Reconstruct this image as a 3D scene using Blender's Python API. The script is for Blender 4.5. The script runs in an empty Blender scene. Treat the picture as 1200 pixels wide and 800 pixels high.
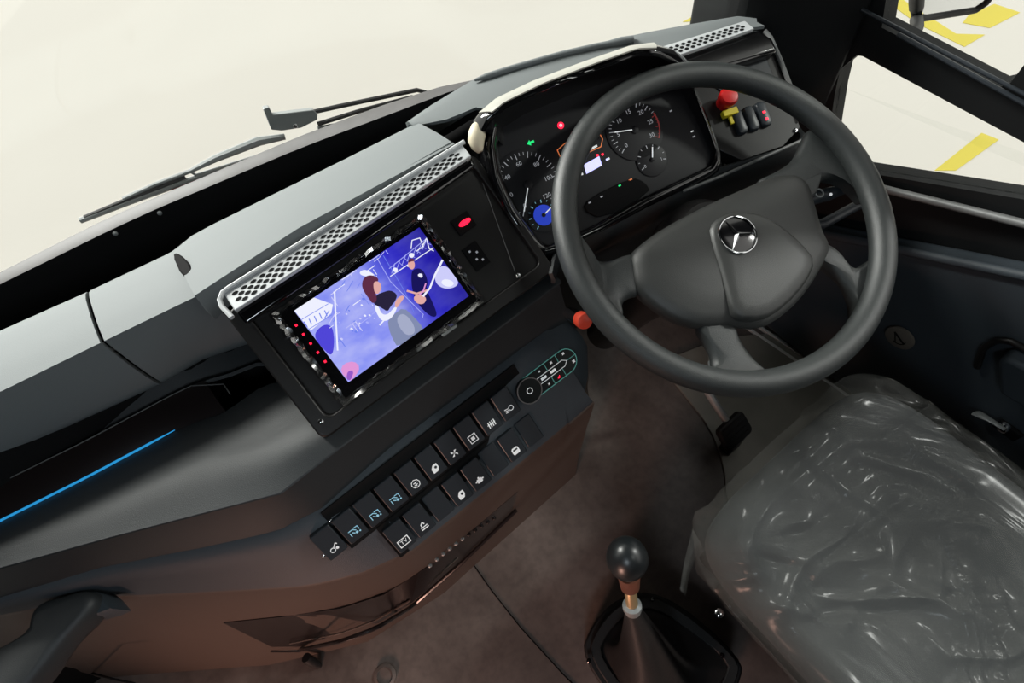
import bpy, bmesh, math, random
from mathutils import Vector as V, Matrix
random.seed(7)
S = bpy.context.scene; C = S.collection
R = math.radians
# ------------------------------------------------------------------ camera
CAM = V((-0.48879215, -0.2545055, 1.39634069)); FPX = 677.7938
RT = V((0.77639691, -0.62208952, -0.1010567)); UP = V((0.58686905, 0.65515202, 0.47577363)); FW = V((0.22976629, 0.42869623, -0.87374309))
cd = bpy.data.cameras.new('camera'); co = bpy.data.objects.new('camera', cd); C.objects.link(co); S.camera = co
m = Matrix(); 
for i in range(3): m[i][0], m[i][1], m[i][2], m[i][3] = RT[i], UP[i], -FW[i], CAM[i]
co.matrix_world = m; cd.sensor_width = 36; cd.lens = 36*FPX/1200; cd.clip_start = .02; cd.clip_end = 200
def ray(p): return (RT*(p[0]-600) - UP*(p[1]-400) + FW*FPX)/FPX
def onz(p, h): d = ray(p); return CAM + d*((h-CAM.z)/d.z)
def onx(p, h): d = ray(p); return CAM + d*((h-CAM.x)/d.x)
def ony(p, h): d = ray(p); return CAM + d*((h-CAM.y)/d.y)
class Fr:                                   # a working plane in the cab: origin, u, v, normal
    def __init__(s, o, u, v): s.o = V(o); s.u = V(u).normalized(); s.v = V(v).normalized(); s.n = s.u.cross(s.v).normalized()
    def P(s, a, b, h=0): return s.o + s.u*a + s.v*b + s.n*h
    def px(s, p, h=0):
        d = ray(p); o = s.o + s.n*h; X = CAM + d*((o-CAM).dot(s.n)/d.dot(s.n)); return ((X-s.o).dot(s.u), (X-s.o).dot(s.v))
    def w(s, p, h=0): a, b = s.px(p, h); return s.P(a, b, h)
    def poly(s, ps, h=0): return [s.px(p, h) for p in ps]
def tilted(o, yaw, tilt):
    y, t = R(yaw), R(tilt); u = V((math.cos(y), -math.sin(y), 0)); hh = V((math.sin(y), math.cos(y), 0))
    return Fr(o, u, hh*math.cos(t) + V((0, 0, math.sin(t))))
# ------------------------------------------------------------------ materials
def srgb(r, g, b): return tuple(((c/255)/12.92 if c/255 <= .04045 else ((c/255+.055)/1.055)**2.4) for c in (r, g, b)) + (1,)
def mat(name, col, rough=.5, metal=0, bump=0, bscale=400, spec=.5, noise=0, nscale=8, emit=0, ecol=None, coat=0):
    M = bpy.data.materials.new(name); M.use_nodes = True; N = M.node_tree.nodes; L = M.node_tree.links; b = N['Principled BSDF']
    b.inputs['Base Color'].default_value = col; b.inputs['Roughness'].default_value = rough; b.inputs['Metallic'].default_value = metal
    b.inputs['Specular IOR Level'].default_value = spec; b.inputs['Coat Weight'].default_value = coat; b.inputs['Coat Roughness'].default_value = .06
    tc = N.new('ShaderNodeTexCoord')
    if noise:
        n = N.new('ShaderNodeTexNoise'); n.inputs['Scale'].default_value = nscale; n.inputs['Detail'].default_value = 5; L.new(tc.outputs['Object'], n.inputs['Vector'])
        mx = N.new('ShaderNodeMix'); mx.data_type = 'RGBA'; mx.inputs[6].default_value = tuple(c*(1-noise) for c in col[:3])+(1,); mx.inputs[7].default_value = tuple(min(1, c*(1+noise)) for c in col[:3])+(1,)
        L.new(n.outputs['Fac'], mx.inputs[0]); L.new(mx.outputs[2], b.inputs['Base Color'])
    if bump:
        n = N.new('ShaderNodeTexNoise'); n.inputs['Scale'].default_value = bscale; n.inputs['Detail'].default_value = 3; L.new(tc.outputs['Object'], n.inputs['Vector'])
        bp = N.new('ShaderNodeBump'); bp.inputs['Strength'].default_value = bump; bp.inputs['Distance'].default_value = .001; L.new(n.outputs['Fac'], bp.inputs['Height']); L.new(bp.outputs[0], b.inputs['Normal'])
    if emit: b.inputs['Emission Color'].default_value = ecol or col; b.inputs['Emission Strength'].default_value = emit
    return M
def glass(name, tint=(1, 1, 1, 1), refl=.06, rough=.02):
    M = bpy.data.materials.new(name); M.use_nodes = True; N = M.node_tree.nodes; L = M.node_tree.links; N.clear()
    o = N.new('ShaderNodeOutputMaterial'); t = N.new('ShaderNodeBsdfTransparent'); g = N.new('ShaderNodeBsdfGlossy'); x = N.new('ShaderNodeMixShader')
    t.inputs[0].default_value = tint; g.inputs['Roughness'].default_value = rough; x.inputs[0].default_value = refl
    L.new(t.outputs[0], x.inputs[1]); L.new(g.outputs[0], x.inputs[2]); L.new(x.outputs[0], o.inputs[0]); return M
M = {}
M['dash'] = mat('grained_grey_plastic', srgb(112, 117, 118), .68, bump=.25, bscale=900, spec=.35)
M['dashblack'] = mat('grained_black_plastic', srgb(41, 44, 46), .5, bump=.35, bscale=900, spec=.45)
M['fascia'] = mat('satin_black_panel', srgb(23, 22, 22), .38, spec=.4)
M['piano'] = mat('gloss_black', srgb(12, 12, 14), .12, spec=.6, coat=.5)
M['brownblack'] = mat('gloss_dark_brown', srgb(26, 20, 20), .3, spec=.4, coat=.2)
M['matte'] = mat('matte_black', srgb(14, 14, 15), .8, spec=.15)
M['pillar'] = mat('black_trim', srgb(22, 23, 24), .7, bump=.2, bscale=500, spec=.2)
M['silver'] = mat('silver_paint', srgb(190, 193, 195), .35, metal=.15, spec=.5)
M['chrome'] = mat('chrome', srgb(225, 227, 230), .12, metal=1)
M['steel'] = mat('worn_steel', srgb(140, 144, 144), .45, metal=.25)
M['rail'] = mat('dull_aluminium', srgb(112, 113, 113), .5, metal=.3)
M['wheel'] = mat('steering_leather', srgb(46, 49, 49), .4, bump=.45, bscale=1100, spec=.5)
M['pad'] = mat('hub_plastic', srgb(50, 51, 50), .45, bump=.25, bscale=1300, spec=.5)
M['console'] = mat('console_plastic', srgb(54, 61, 67), .55, bump=.4, bscale=1000, spec=.4)
M['lower'] = mat('lower_console_plastic', srgb(76, 65, 59), .45, bump=.3, bscale=900, spec=.4)
M['key'] = mat('switch_plastic', srgb(40, 45, 50), .4, spec=.45)
M['white'] = mat('printed_white', srgb(225, 228, 228), .6, emit=.45, ecol=srgb(225, 230, 232))
M['icon'] = mat('printed_symbol', srgb(225, 228, 228), .6, emit=.30, ecol=srgb(215, 222, 225))
M['iconblue'] = mat('lit_blue_symbol', srgb(150, 200, 220), .6, emit=.4, ecol=srgb(120, 180, 205))
M['tick'] = mat('dial_marks', srgb(170, 172, 178), .6, emit=.25, ecol=srgb(175, 178, 185))
M['dial'] = mat('dial_face', srgb(20, 20, 24), .5, spec=.3)
M['dialblue'] = mat('lit_blue_dial', srgb(20, 40, 140), .5, emit=.7, ecol=srgb(30, 60, 190))
M['redlamp'] = mat('red_lamp', srgb(200, 20, 40), .4, emit=3, ecol=srgb(235, 20, 50))
M['greenlamp'] = mat('green_lamp', srgb(20, 160, 90), .4, emit=1.8, ecol=srgb(20, 170, 90))
M['orange'] = mat('orange_line', srgb(210, 120, 70), .4, emit=.6, ecol=srgb(215, 120, 70))
M['lilac'] = mat('lilac_lcd', srgb(190, 190, 240), .4, emit=1.1, ecol=srgb(185, 185, 245))
M['darkred'] = mat('red_scale', srgb(120, 40, 40), .5, emit=.25, ecol=srgb(150, 50, 50))
M['red'] = mat('red_plastic', srgb(190, 25, 25), .3, spec=.5)
M['redsoft'] = mat('coral_plastic', srgb(205, 70, 50), .35, spec=.5)
M['yellow'] = mat('yellow_plastic', srgb(225, 205, 40), .45)
M['teal'] = mat('backlit_teal_line', srgb(90, 150, 145), .5, emit=.22, ecol=srgb(90, 165, 155))
M['padblack'] = mat('control_pad_black', srgb(8, 16, 18), .3, spec=.4)
M['led'] = mat('blue_light_strip', srgb(40, 150, 215), .4, emit=.65, ecol=srgb(45, 155, 220))
M['rubber'] = mat('black_rubber', srgb(22, 22, 23), .6, bump=.2, bscale=300)
M['gaiter'] = mat('gaiter_vinyl', srgb(38, 36, 36), .3, bump=.3, bscale=120, spec=.6)
M['brass'] = mat('brass_collar', srgb(190, 165, 125), .35, metal=.6)
M['tan'] = mat('tan_ferrule', srgb(112, 70, 54), .45)
M['seatfab'] = mat('seat_fabric', srgb(46, 49, 50), .85, bump=.4, bscale=300)
M['paint'] = mat('yellow_floor_paint', srgb(238, 222, 90), .6, noise=.06, nscale=6)
M['badge'] = mat('dull_bronze_badge', srgb(98, 92, 84), .5, spec=.3)
M['redpaint'] = mat('red_body_paint', srgb(150, 42, 40), .65, spec=.2)
M['cream'] = mat('cream_end_piece', srgb(205, 195, 170), .5)
M['hoodsheen'] = mat('painted_hood_reflection', srgb(168, 167, 158), .3, coat=.3)  # pale tone of the reflection painted onto the black hood
M['plate'] = mat('mottled_pale_floor', srgb(128, 125, 117), .4, metal=.1, noise=.25, nscale=14)  # mottled grey, paler than the cab floor
M['weather'] = mat('weathered_grey_strip', srgb(70, 68, 68), .6, noise=.4, nscale=25)
M['knobblack'] = mat('satin_knob_black', srgb(26, 30, 32), .34, spec=.6)
M['sill'] = mat('bright_sill_metal', srgb(215, 215, 212), .35, metal=.2)
M['film'] = glass('clear_film', (.8, .8, .8, 1), .3, .2)
M['pane'] = glass('window_glass', (.97, .98, .97, 1), .035, .02)
# ground: pale polished workshop floor
g = mat('workshop_floor', srgb(238, 235, 227), .35, noise=.03, nscale=1.3, spec=.35); M['ground'] = g
# cab floor: worn vinyl
def floor_mat():
    Mx = mat('cab_floor_vinyl', srgb(84, 76, 72), .42, spec=.5); N = Mx.node_tree.nodes; L = Mx.node_tree.links; b = N['Principled BSDF']
    tc = N.new('ShaderNodeTexCoord'); n1 = N.new('ShaderNodeTexNoise'); n1.inputs['Scale'].default_value = 5; n1.inputs['Detail'].default_value = 8
    n2 = N.new('ShaderNodeTexNoise'); n2.inputs['Scale'].default_value = 60; n2.inputs['Detail'].default_value = 6
    L.new(tc.outputs['Object'], n1.inputs['Vector']); L.new(tc.outputs['Object'], n2.inputs['Vector'])
    r = N.new('ShaderNodeValToRGB'); r.color_ramp.elements[0].position = .3; r.color_ramp.elements[0].color = srgb(84, 74, 70); r.color_ramp.elements[1].position = .72; r.color_ramp.elements[1].color = srgb(124, 113, 107)
    L.new(n1.outputs['Fac'], r.inputs[0]); mx = N.new('ShaderNodeMix'); mx.data_type = 'RGBA'; mx.blend_type = 'MULTIPLY'; mx.inputs[0].default_value = .5
    r2 = N.new('ShaderNodeValToRGB'); r2.color_ramp.elements[0].position = .3; r2.color_ramp.elements[0].color = (.55, .55, .55, 1); r2.color_ramp.elements[1].position = .6
    L.new(n2.outputs['Fac'], r2.inputs[0]); L.new(r.outputs[0], mx.inputs[6]); L.new(r2.outputs[0], mx.inputs[7]); L.new(mx.outputs[2], b.inputs['Base Color'])
    mr = N.new('ShaderNodeMapRange'); mr.inputs[3].default_value = .3; mr.inputs[4].default_value = .6; L.new(n1.outputs['Fac'], mr.inputs[0]); L.new(mr.outputs[0], b.inputs['Roughness'])
    return Mx
M['cabfloor'] = floor_mat()
# crinkled clear plastic wrap
def wrap_mat():
    Mx = bpy.data.materials.new('crinkled_plastic_wrap'); Mx.use_nodes = True; N = Mx.node_tree.nodes; L = Mx.node_tree.links; N.clear()
    o = N.new('ShaderNodeOutputMaterial'); tc = N.new('ShaderNodeTexCoord')
    w_ = N.new('ShaderNodeTexNoise'); w_.inputs['Scale'].default_value = 4; L.new(tc.outputs['Object'], w_.inputs['Vector'])
    va = N.new('ShaderNodeVectorMath'); va.operation = 'MULTIPLY_ADD'; va.inputs[1].default_value = (.16, .16, .05); L.new(w_.outputs['Color'], va.inputs[0]); L.new(tc.outputs['Object'], va.inputs[2])
    def layer(rot, sc, scale, det):
        mp = N.new('ShaderNodeMapping'); mp.inputs['Scale'].default_value = sc; mp.inputs['Rotation'].default_value = (0, 0, R(rot)); L.new(va.outputs[0], mp.inputs[0])
        n = N.new('ShaderNodeTexNoise'); n.noise_type = 'RIDGED_MULTIFRACTAL'; n.inputs['Scale'].default_value = scale; n.inputs['Detail'].default_value = det; n.inputs['Distortion'].default_value = .3; L.new(mp.outputs[0], n.inputs['Vector']); return n.outputs['Fac']
    a = layer(-38, (1, .22, 1), 17, 7); b = layer(30, (1, .3, 1), 9, 5)
    ad = N.new('ShaderNodeMath'); ad.operation = 'ADD'; L.new(a, ad.inputs[0]); L.new(b, ad.inputs[1])
    bp = N.new('ShaderNodeBump'); bp.inputs['Strength'].default_value = 1; bp.inputs['Distance'].default_value = .014; L.new(ad.outputs[0], bp.inputs['Height'])
    p = N.new('ShaderNodeBsdfPrincipled'); p.inputs['Base Color'].default_value = srgb(160, 161, 156); p.inputs['Roughness'].default_value = .2; p.inputs['Specular IOR Level'].default_value = 1; L.new(bp.outputs[0], p.inputs['Normal'])
    t = N.new('ShaderNodeBsdfTransparent'); x = N.new('ShaderNodeMixShader')
    mr = N.new('ShaderNodeMapRange'); mr.inputs[1].default_value = .9; mr.inputs[2].default_value = 2.6; mr.inputs[3].default_value = .09; mr.inputs[4].default_value = .9; L.new(ad.outputs[0], mr.inputs[0])
    L.new(mr.outputs[0], x.inputs[0]); L.new(t.outputs[0], x.inputs[1]); L.new(p.outputs[0], x.inputs[2]); L.new(x.outputs[0], o.inputs[0]); return Mx
M['wrap'] = wrap_mat()
# picture on the screen: blurred stage lights
def screen_mat():
    Mx = bpy.data.materials.new('lit_screen_picture'); Mx.use_nodes = True; N = Mx.node_tree.nodes; L = Mx.node_tree.links; N.clear()
    o = N.new('ShaderNodeOutputMaterial'); e = N.new('ShaderNodeEmission'); tc = N.new('ShaderNodeTexCoord'); sp = N.new('ShaderNodeSeparateXYZ'); L.new(tc.outputs['UV'], sp.inputs[0])
    r = N.new('ShaderNodeValToRGB'); cr = r.color_ramp; cr.elements[0].position = 0; cr.elements[0].color = srgb(140, 150, 245); cr.elements[1].position = 1; cr.elements[1].color = srgb(30, 22, 150)
    a = cr.elements.new(.5); a.color = srgb(120, 130, 240); a = cr.elements.new(.7); a.color = srgb(45, 40, 200)
    L.new(sp.outputs[0], r.inputs[0]); n = N.new('ShaderNodeTexNoise'); n.inputs['Scale'].default_value = 4; n.inputs['Detail'].default_value = 3; L.new(tc.outputs['UV'], n.inputs['Vector'])
    r2 = N.new('ShaderNodeValToRGB'); r2.color_ramp.elements[0].position = .35; r2.color_ramp.elements[0].color = (0, 0, 0, 1); r2.color_ramp.elements[1].position = .85; r2.color_ramp.elements[1].color = (1, 1, 1, 1); L.new(n.outputs['Fac'], r2.inputs[0])
    fx = N.new('ShaderNodeMapRange'); fx.inputs[1].default_value = .45; fx.inputs[2].default_value = .75; fx.inputs[3].default_value = .5; fx.inputs[4].default_value = .06; L.new(sp.outputs[0], fx.inputs[0])
    mu = N.new('ShaderNodeMath'); mu.operation = 'MULTIPLY'; L.new(r2.outputs[0], mu.inputs[0]); L.new(fx.outputs[0], mu.inputs[1])
    mx = N.new('ShaderNodeMix'); mx.data_type = 'RGBA'; L.new(mu.outputs[0], mx.inputs[0]); L.new(r.outputs[0], mx.inputs[6]); mx.inputs[7].default_value = srgb(245, 246, 255)
    L.new(mx.outputs[2], e.inputs[0]); e.inputs[1].default_value = 1.0; L.new(e.outputs[0], o.inputs[0]); return Mx
M['screen'] = screen_mat()
def em(name, c): return mat(name, (0, 0, 0, 1), .5, emit=1, ecol=srgb(*c), spec=0)
# ------------------------------------------------------------------ mesh builder
class MB:
    def __init__(s): s.v = []; s.f = []; s.mi = []; s.mats = []
    def m(s, k):
        if k not in s.mats: s.mats.append(k)
        return s.mats.index(k)
    def add(s, vs, fs, k):
        o = len(s.v); s.v += [V(x) for x in vs]; i = s.m(k)
        for f in fs: s.f.append([o+j for j in f]); s.mi.append(i)
        return s
    def prism(s, fr, poly, h0, h1, k):
        if sum(poly[i-1][0]*poly[i][1]-poly[i][0]*poly[i-1][1] for i in range(len(poly))) < 0: poly = poly[::-1]
        n = len(poly); vs = [fr.P(a, b, h0) for a, b in poly] + [fr.P(a, b, h1) for a, b in poly]
        return s.add(vs, [list(range(n))[::-1], list(range(n, 2*n))] + [[i, (i+1) % n, n+(i+1) % n, n+i] for i in range(n)], k)
    def box(s, fr, a0, a1, b0, b1, h0, h1, k): return s.prism(fr, [(a0, b0), (a1, b0), (a1, b1), (a0, b1)], h0, h1, k)
    def flat(s, fr, poly, h, k):
        if sum(poly[i-1][0]*poly[i][1]-poly[i][0]*poly[i-1][1] for i in range(len(poly))) < 0: poly = poly[::-1]
        return s.add([fr.P(a, b, h) for a, b in poly], [list(range(len(poly)))], k)
    def line(s, fr, pts, w, h, k, t=.0006, closed=False):
        q = pts + [pts[0]] if closed else pts
        for (a, b), (c, d) in zip(q, q[1:]):
            l = math.hypot(c-a, d-b) or 1e-6; x, y = -(d-b)/l*w/2, (c-a)/l*w/2; ex, ey = (c-a)/l*w*.3, (d-b)/l*w*.3
            s.prism(fr, [(a-ex+x, b-ey+y), (a-ex-x, b-ey-y), (c+ex-x, d+ey-y), (c+ex+x, d+ey+y)], h, h+t, k)
        return s
    def loft(s, rails, k, cv=False, cap=False):
        n = len(rails[0]); vs = [p for r in rails for p in r]; fs = []
        for i in range(len(rails)-1):
            for j in range(n if cv else n-1):
                j2 = (j+1) % n; fs.append([i*n+j, i*n+j2, (i+1)*n+j2, (i+1)*n+j])
        if cap: fs += [list(range(n))[::-1], [(len(rails)-1)*n+j for j in range(n)]]
        return s.add(vs, fs, k)
    def tube(s, pts, r, k, n=12, closed=False, flat=1, up=None):
        pts = [V(p) for p in pts]; rings = []; pn = None; N = len(pts)
        for i, p in enumerate(pts):
            a = pts[(i-1) % N] if (closed or i) else p; b = pts[(i+1) % N] if (closed or i < N-1) else p; d = (b-a).normalized()
            if pn is None: x = d.cross(V(up) if up else V((0, 0, 1))); x = x if x.length > .1 else d.cross(V((1, 0, 0)))
            else: x = pn - d*pn.dot(d)
            x.normalize(); pn = x; y = d.cross(x); rr = r[i] if isinstance(r, (list, tuple)) else r
            rings.append([p + x*math.cos(t*2*math.pi/n)*rr + y*math.sin(t*2*math.pi/n)*rr*flat for t in range(n)])
        if closed: rings.append(rings[0])
        return s.loft(rings, k, True, not closed)
    def lathe(s, fr, prof, k, n=32, a0=0, b0=0):
        rings = [[fr.P(a0+math.cos(t*2*math.pi/n)*r, b0+math.sin(t*2*math.pi/n)*r, h) for t in range(n)] for r, h in prof]
        return s.loft(rings, k, True, True)
    def dome(s, fr, poly, prof, k):            # prof: (inset metres, height)
        if sum(poly[i-1][0]*poly[i][1]-poly[i][0]*poly[i-1][1] for i in range(len(poly))) < 0: poly = poly[::-1]
        n = len(poly); cx = sum(p[0] for p in poly)/n; cy = sum(p[1] for p in poly)/n; rings = []
        for ins, h in prof:
            ring = []
            for a, b in poly:
                d = math.hypot(a-cx, b-cy) or 1e-6; q = max(.02, 1-ins/d); ring.append(fr.P(cx+(a-cx)*q, cy+(b-cy)*q, h))
            rings.append(ring)
        return s.loft(rings, k, True, True)
    def text(s, fr, txt, a, b, size, h, k, rot=0):
        cu = bpy.data.curves.new('t', 'FONT'); cu.body = txt; cu.size = size; cu.align_x = 'CENTER'; cu.align_y = 'CENTER'; cu.resolution_u = 2
        ob = bpy.data.objects.new('t', cu); me = ob.to_mesh(); cr, sr = math.cos(rot), math.sin(rot)
        s.add([fr.P(a+v.co.x*cr-v.co.y*sr, b+v.co.x*sr+v.co.y*cr, h) for v in me.vertices], [list(p.vertices) for p in me.polygons], k)
        ob.to_mesh_clear(); bpy.data.objects.remove(ob); bpy.data.curves.remove(cu); return s
    def build(s, name, parent=None, bevel=0, seg=2, solid=0, sub=0, sharp=38, off=1):
        me = bpy.data.meshes.new(name); org = parent['_o'] if parent is not None and '_o' in parent.keys() else (0, 0, 0)
        ctr = V(org) if parent is not None else sum(s.v, V())/len(s.v)
        me.from_pydata([v-ctr for v in s.v], [], s.f); 
        for k in s.mats: me.materials.append(M[k])
        me.polygons.foreach_set('material_index', s.mi); me.update()
        bm = bmesh.new(); bm.from_mesh(me)
        if not solid: bmesh.ops.recalc_face_normals(bm, faces=[f for f in bm.faces]) if all(e.is_manifold for e in bm.edges) else None
        if solid:
            bmesh.ops.recalc_face_normals(bm, faces=bm.faces[:]); tot = sum((f.normal*f.calc_area()).dot((CAM-ctr-f.calc_center_median())) for f in bm.faces)
            if tot < 0: bmesh.ops.reverse_faces(bm, faces=bm.faces[:])
        for f in bm.faces: f.smooth = True
        for e in bm.edges:
            if len(e.link_faces) == 2 and e.calc_face_angle(0) > R(sharp): e.smooth = False
        bm.to_mesh(me); bm.free()
        o = bpy.data.objects.new(name, me); C.objects.link(o)
        if parent is not None: o.parent = parent; o['_o'] = tuple(ctr)
        else: o.location = ctr; o['_o'] = tuple(ctr)
        if solid: md = o.modifiers.new('thickness', 'SOLIDIFY'); md.thickness = solid; md.offset = -off; es = o.modifiers.new('edges', 'EDGE_SPLIT'); es.split_angle = R(sharp)
        if bevel: md = o.modifiers.new('bevel', 'BEVEL'); md.width = bevel; md.segments = seg; md.limit_method = 'ANGLE'; md.angle_limit = R(35); md.use_clamp_overlap = True
        if sub: md = o.modifiers.new('sub', 'SUBSURF'); md.levels = sub; md.render_levels = sub
        return o
def thing(name, loc, label, cat, group=None):
    o = bpy.data.objects.new(name, None); o.empty_display_size = .05; C.objects.link(o); o.location = loc; o['_o'] = tuple(loc); return tag(o, label, cat, group)
def tag(o, label=None, cat=None, group=None):
    if label: o['label'] = label
    if cat: o['category'] = cat
    if group: o['group'] = group
    return o
def struct(o, label=None):
    o['kind'] = 'structure'
    if label: o['label'] = label
    return o
def lab(o, l): o['label'] = l; return o
def rx(poly, xs):                         # resample a rail at given world x
    P = sorted(poly, key=lambda p: p[0]); out = []
    for x in xs:
        if x <= P[0][0]: a, b = P[0], P[1]
        elif x >= P[-1][0]: a, b = P[-2], P[-1]
        else:
            for a, b in zip(P, P[1:]):
                if a[0] <= x <= b[0]: break
        t = (x-a[0])/((b[0]-a[0]) or 1e-9); out.append(V((x, a[1]+(b[1]-a[1])*t, a[2]+(b[2]-a[2])*t)))
    return out
def chaikin(P, it=2):
    for _ in range(it):
        Q = [P[0]]
        for a, b in zip(P, P[1:]): Q += [a*.75+b*.25, a*.25+b*.75]
        P = Q + [P[-1]]
    return P
def surf(rails, xs, it=2):                # rounded profile surface along x
    rs = [rx(r, xs) for r in rails]; cols = [chaikin([r[j] for r in rs], it) for j in range(len(xs))]
    return [[c[i] for c in cols] for i in range(len(cols[0]))]
def samp(P, n):
    L = [0]
    for a, b in zip(P, P[1:]): L.append(L[-1]+(b-a).length)
    out = []
    for i in range(n):
        t = L[-1]*i/(n-1)
        for j in range(len(P)-1):
            if t <= L[j+1]+1e-9: break
        u = (t-L[j])/((L[j+1]-L[j]) or 1); out.append(P[j].lerp(P[j+1], u))
    return out
def lin(a, b, n): return [a+(b-a)*i/(n-1) for i in range(n)]
def smooth2(P, it=2, closed=True):
    for _ in range(it):
        Q = []; n = len(P)
        for i in range(n if closed else n-1):
            a, b = P[i], P[(i+1) % n]; Q += [(a[0]*.75+b[0]*.25, a[1]*.75+b[1]*.25), (a[0]*.25+b[0]*.75, a[1]*.25+b[1]*.75)]
        P = Q if closed else [P[0]]+Q+[P[-1]]
    return P
def rrect(a0, a1, b0, b1, r, n=5):
    out = []
    for cx, cy, s in ((a1-r, b0+r, -90), (a1-r, b1-r, 0), (a0+r, b1-r, 90), (a0+r, b0+r, 180)):
        for i in range(n): t = R(s+90*i/(n-1)); out.append((cx+math.cos(t)*r, cy+math.sin(t)*r))
    return out
FZ = Fr((0, 0, 0), (1, 0, 0), (0, 1, 0))                                  # floor plane
FAS = tilted((-.39, .19, .75), 0, 32)                                     # radio panel plane
CLU = tilted((-.174, .168, .725), 12, 34)                                 # instrument plane
RGT = tilted((.119, .105, .725), 20, 24)                                  # right switch panel plane
SHE = tilted((-.4, .0925, .6225), 0, 45.3)                                      # console key plane
WHE = tilted((0, 0, .78), 0, 19.65)                                       # steering wheel plane
# ================================================================== SETTING
# workshop ground outside
struct(MB().add([(-30, -20, -.9), (30, -20, -.9), (30, 40, -.9), (-30, 40, -.9)], [[0, 1, 2, 3]], 'ground').build('ground'))
# cab floor
struct(MB().box(FZ, -1.9, .47, -2.2, .62, -.08, 0, 'cabfloor').build('floor'))
# right side wall with its two window openings, polygon on plane x
FX = Fr((.44, 0, 0), (0, -1, 0), (0, 0, 1))                                # a = -y, b = z
def yz(p, x=.44): q = onx(p, x); return (-q.y, q.z)
def wall_mesh(outer, holes, x0, x1, k):
    bm = bmesh.new()
    def loop(pts):
        vs = [bm.verts.new((x0, -a, b)) for a, b in pts]; return [bm.edges.new((vs[i], vs[(i+1) % len(vs)])) for i in range(len(vs))]
    es = loop(outer)
    for h in holes: es += loop(h)
    bmesh.ops.triangle_fill(bm, use_beauty=True, use_dissolve=False, edges=es)
    r = bmesh.ops.extrude_face_region(bm, geom=bm.faces[:]); 
    for v in [g for g in r['geom'] if isinstance(g, bmesh.types.BMVert)]: v.co.x = x1
    bmesh.ops.recalc_face_normals(bm, faces=bm.faces[:])
    me = bpy.data.meshes.new('wall'); bm.to_mesh(me); bm.free(); me.materials.append(M[k]); o = bpy.data.objects.new('wall_right', me); C.objects.link(o); return o
tri = [(982, 178), (986, 145), (994, 95), (1000, 70), (1004, 65), (1011, 66), (1200, 167)]
tri = [yz(p, .475) for p in tri[:4]]+[yz(p) for p in tri[4:]]; bl0, bl1 = yz((1013, 188), .475), yz((1200, 217), .475)
sl = (bl1[1]-bl0[1])/(bl1[0]-bl0[0]); tz = tri[-1]; st = (tri[-1][1]-tri[-3][1])/(tri[-1][0]-tri[-3][0])
# extend both edges rearwards until they nearly meet
te = (tz[0]+.22, tz[1]+st*.22); be = (te[0]+.02, bl0[1]+sl*(te[0]+.02-bl0[0]))
quarter = tri + [te, (te[0]+.02, te[1]-.02), be, bl1, bl0, (tri[0][0], bl0[1]+sl*(tri[0][0]-bl0[0]))]
u0 = yz((1052, -5), .475); u1 = yz((1050, 20), .475); u2 = yz((1180, 87), .475); u3 = yz((1191, 90)); u4 = yz((1200, 86))
su = (u2[1]-u1[1])/(u2[0]-u1[0]); ra = yz((1197, 80))[0]
upper = [(u1[0], u1[1]), u2, (ra-.012, u1[1]+su*(ra-.012-u1[0])), (ra, u1[1]+su*(ra-u1[0])+.012), (ra, 1.75), (u1[0]-.12, 1.75), (u0[0]-.004, u0[1]+.02)]
outer = [(2.2, -.05), (2.2, 2.05), (-.17, 2.05), (-.21, 1.2), (-.25, .45), (-.36, -.05)]
rear = [(.25, .75), (1.9, .75), (1.9, 1.75), (.25, 1.75)]  # unseen opening, brought forward so the added spot reaches the seat
struct(wall_mesh(outer, [quarter, upper, rear], .44, .475, 'pillar'))
def pane(name, loop, x, k='pane'):
    mb = MB(); n = len(loop); mb.prism(Fr((x, 0, 0), (0, -1, 0), (0, 0, 1)), loop, 0, .004, k); return struct(mb.build(name))
pane('window_2', quarter, .455); pane('window_3', upper, .455)
# front right pillar, inner casing
mb = MB(); pl0 = [(.302, .250), (.318, .222), (.345, .195), (.385, .160), (.437, .115), (.439, .36), (.32, .36)]
mb.loft([[V((x, y, .05)) for x, y in pl0], [V((x, y, .8)) for x, y in pl0], [V((x, y+.02, 1.99)) for x, y in pl0]], 'pillar', True, True)
struct(mb.build('trim_1', bevel=.008))
# ceiling, rear bulkhead and left wall of the bus
struct(MB().box(FZ, -2.2, .47, -2.2, .95, 2.0, 2.05, 'pillar').build('ceiling'))
struct(MB().box(FZ, -2.2, .47, -2.25, -2.2, 0, 2.0, 'pillar').build('wall_back'))
struct(MB().box(FZ, -2.25, -2.2, -2.25, .95, -.08, 2.0, 'pillar').build('wall_left'))
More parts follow.
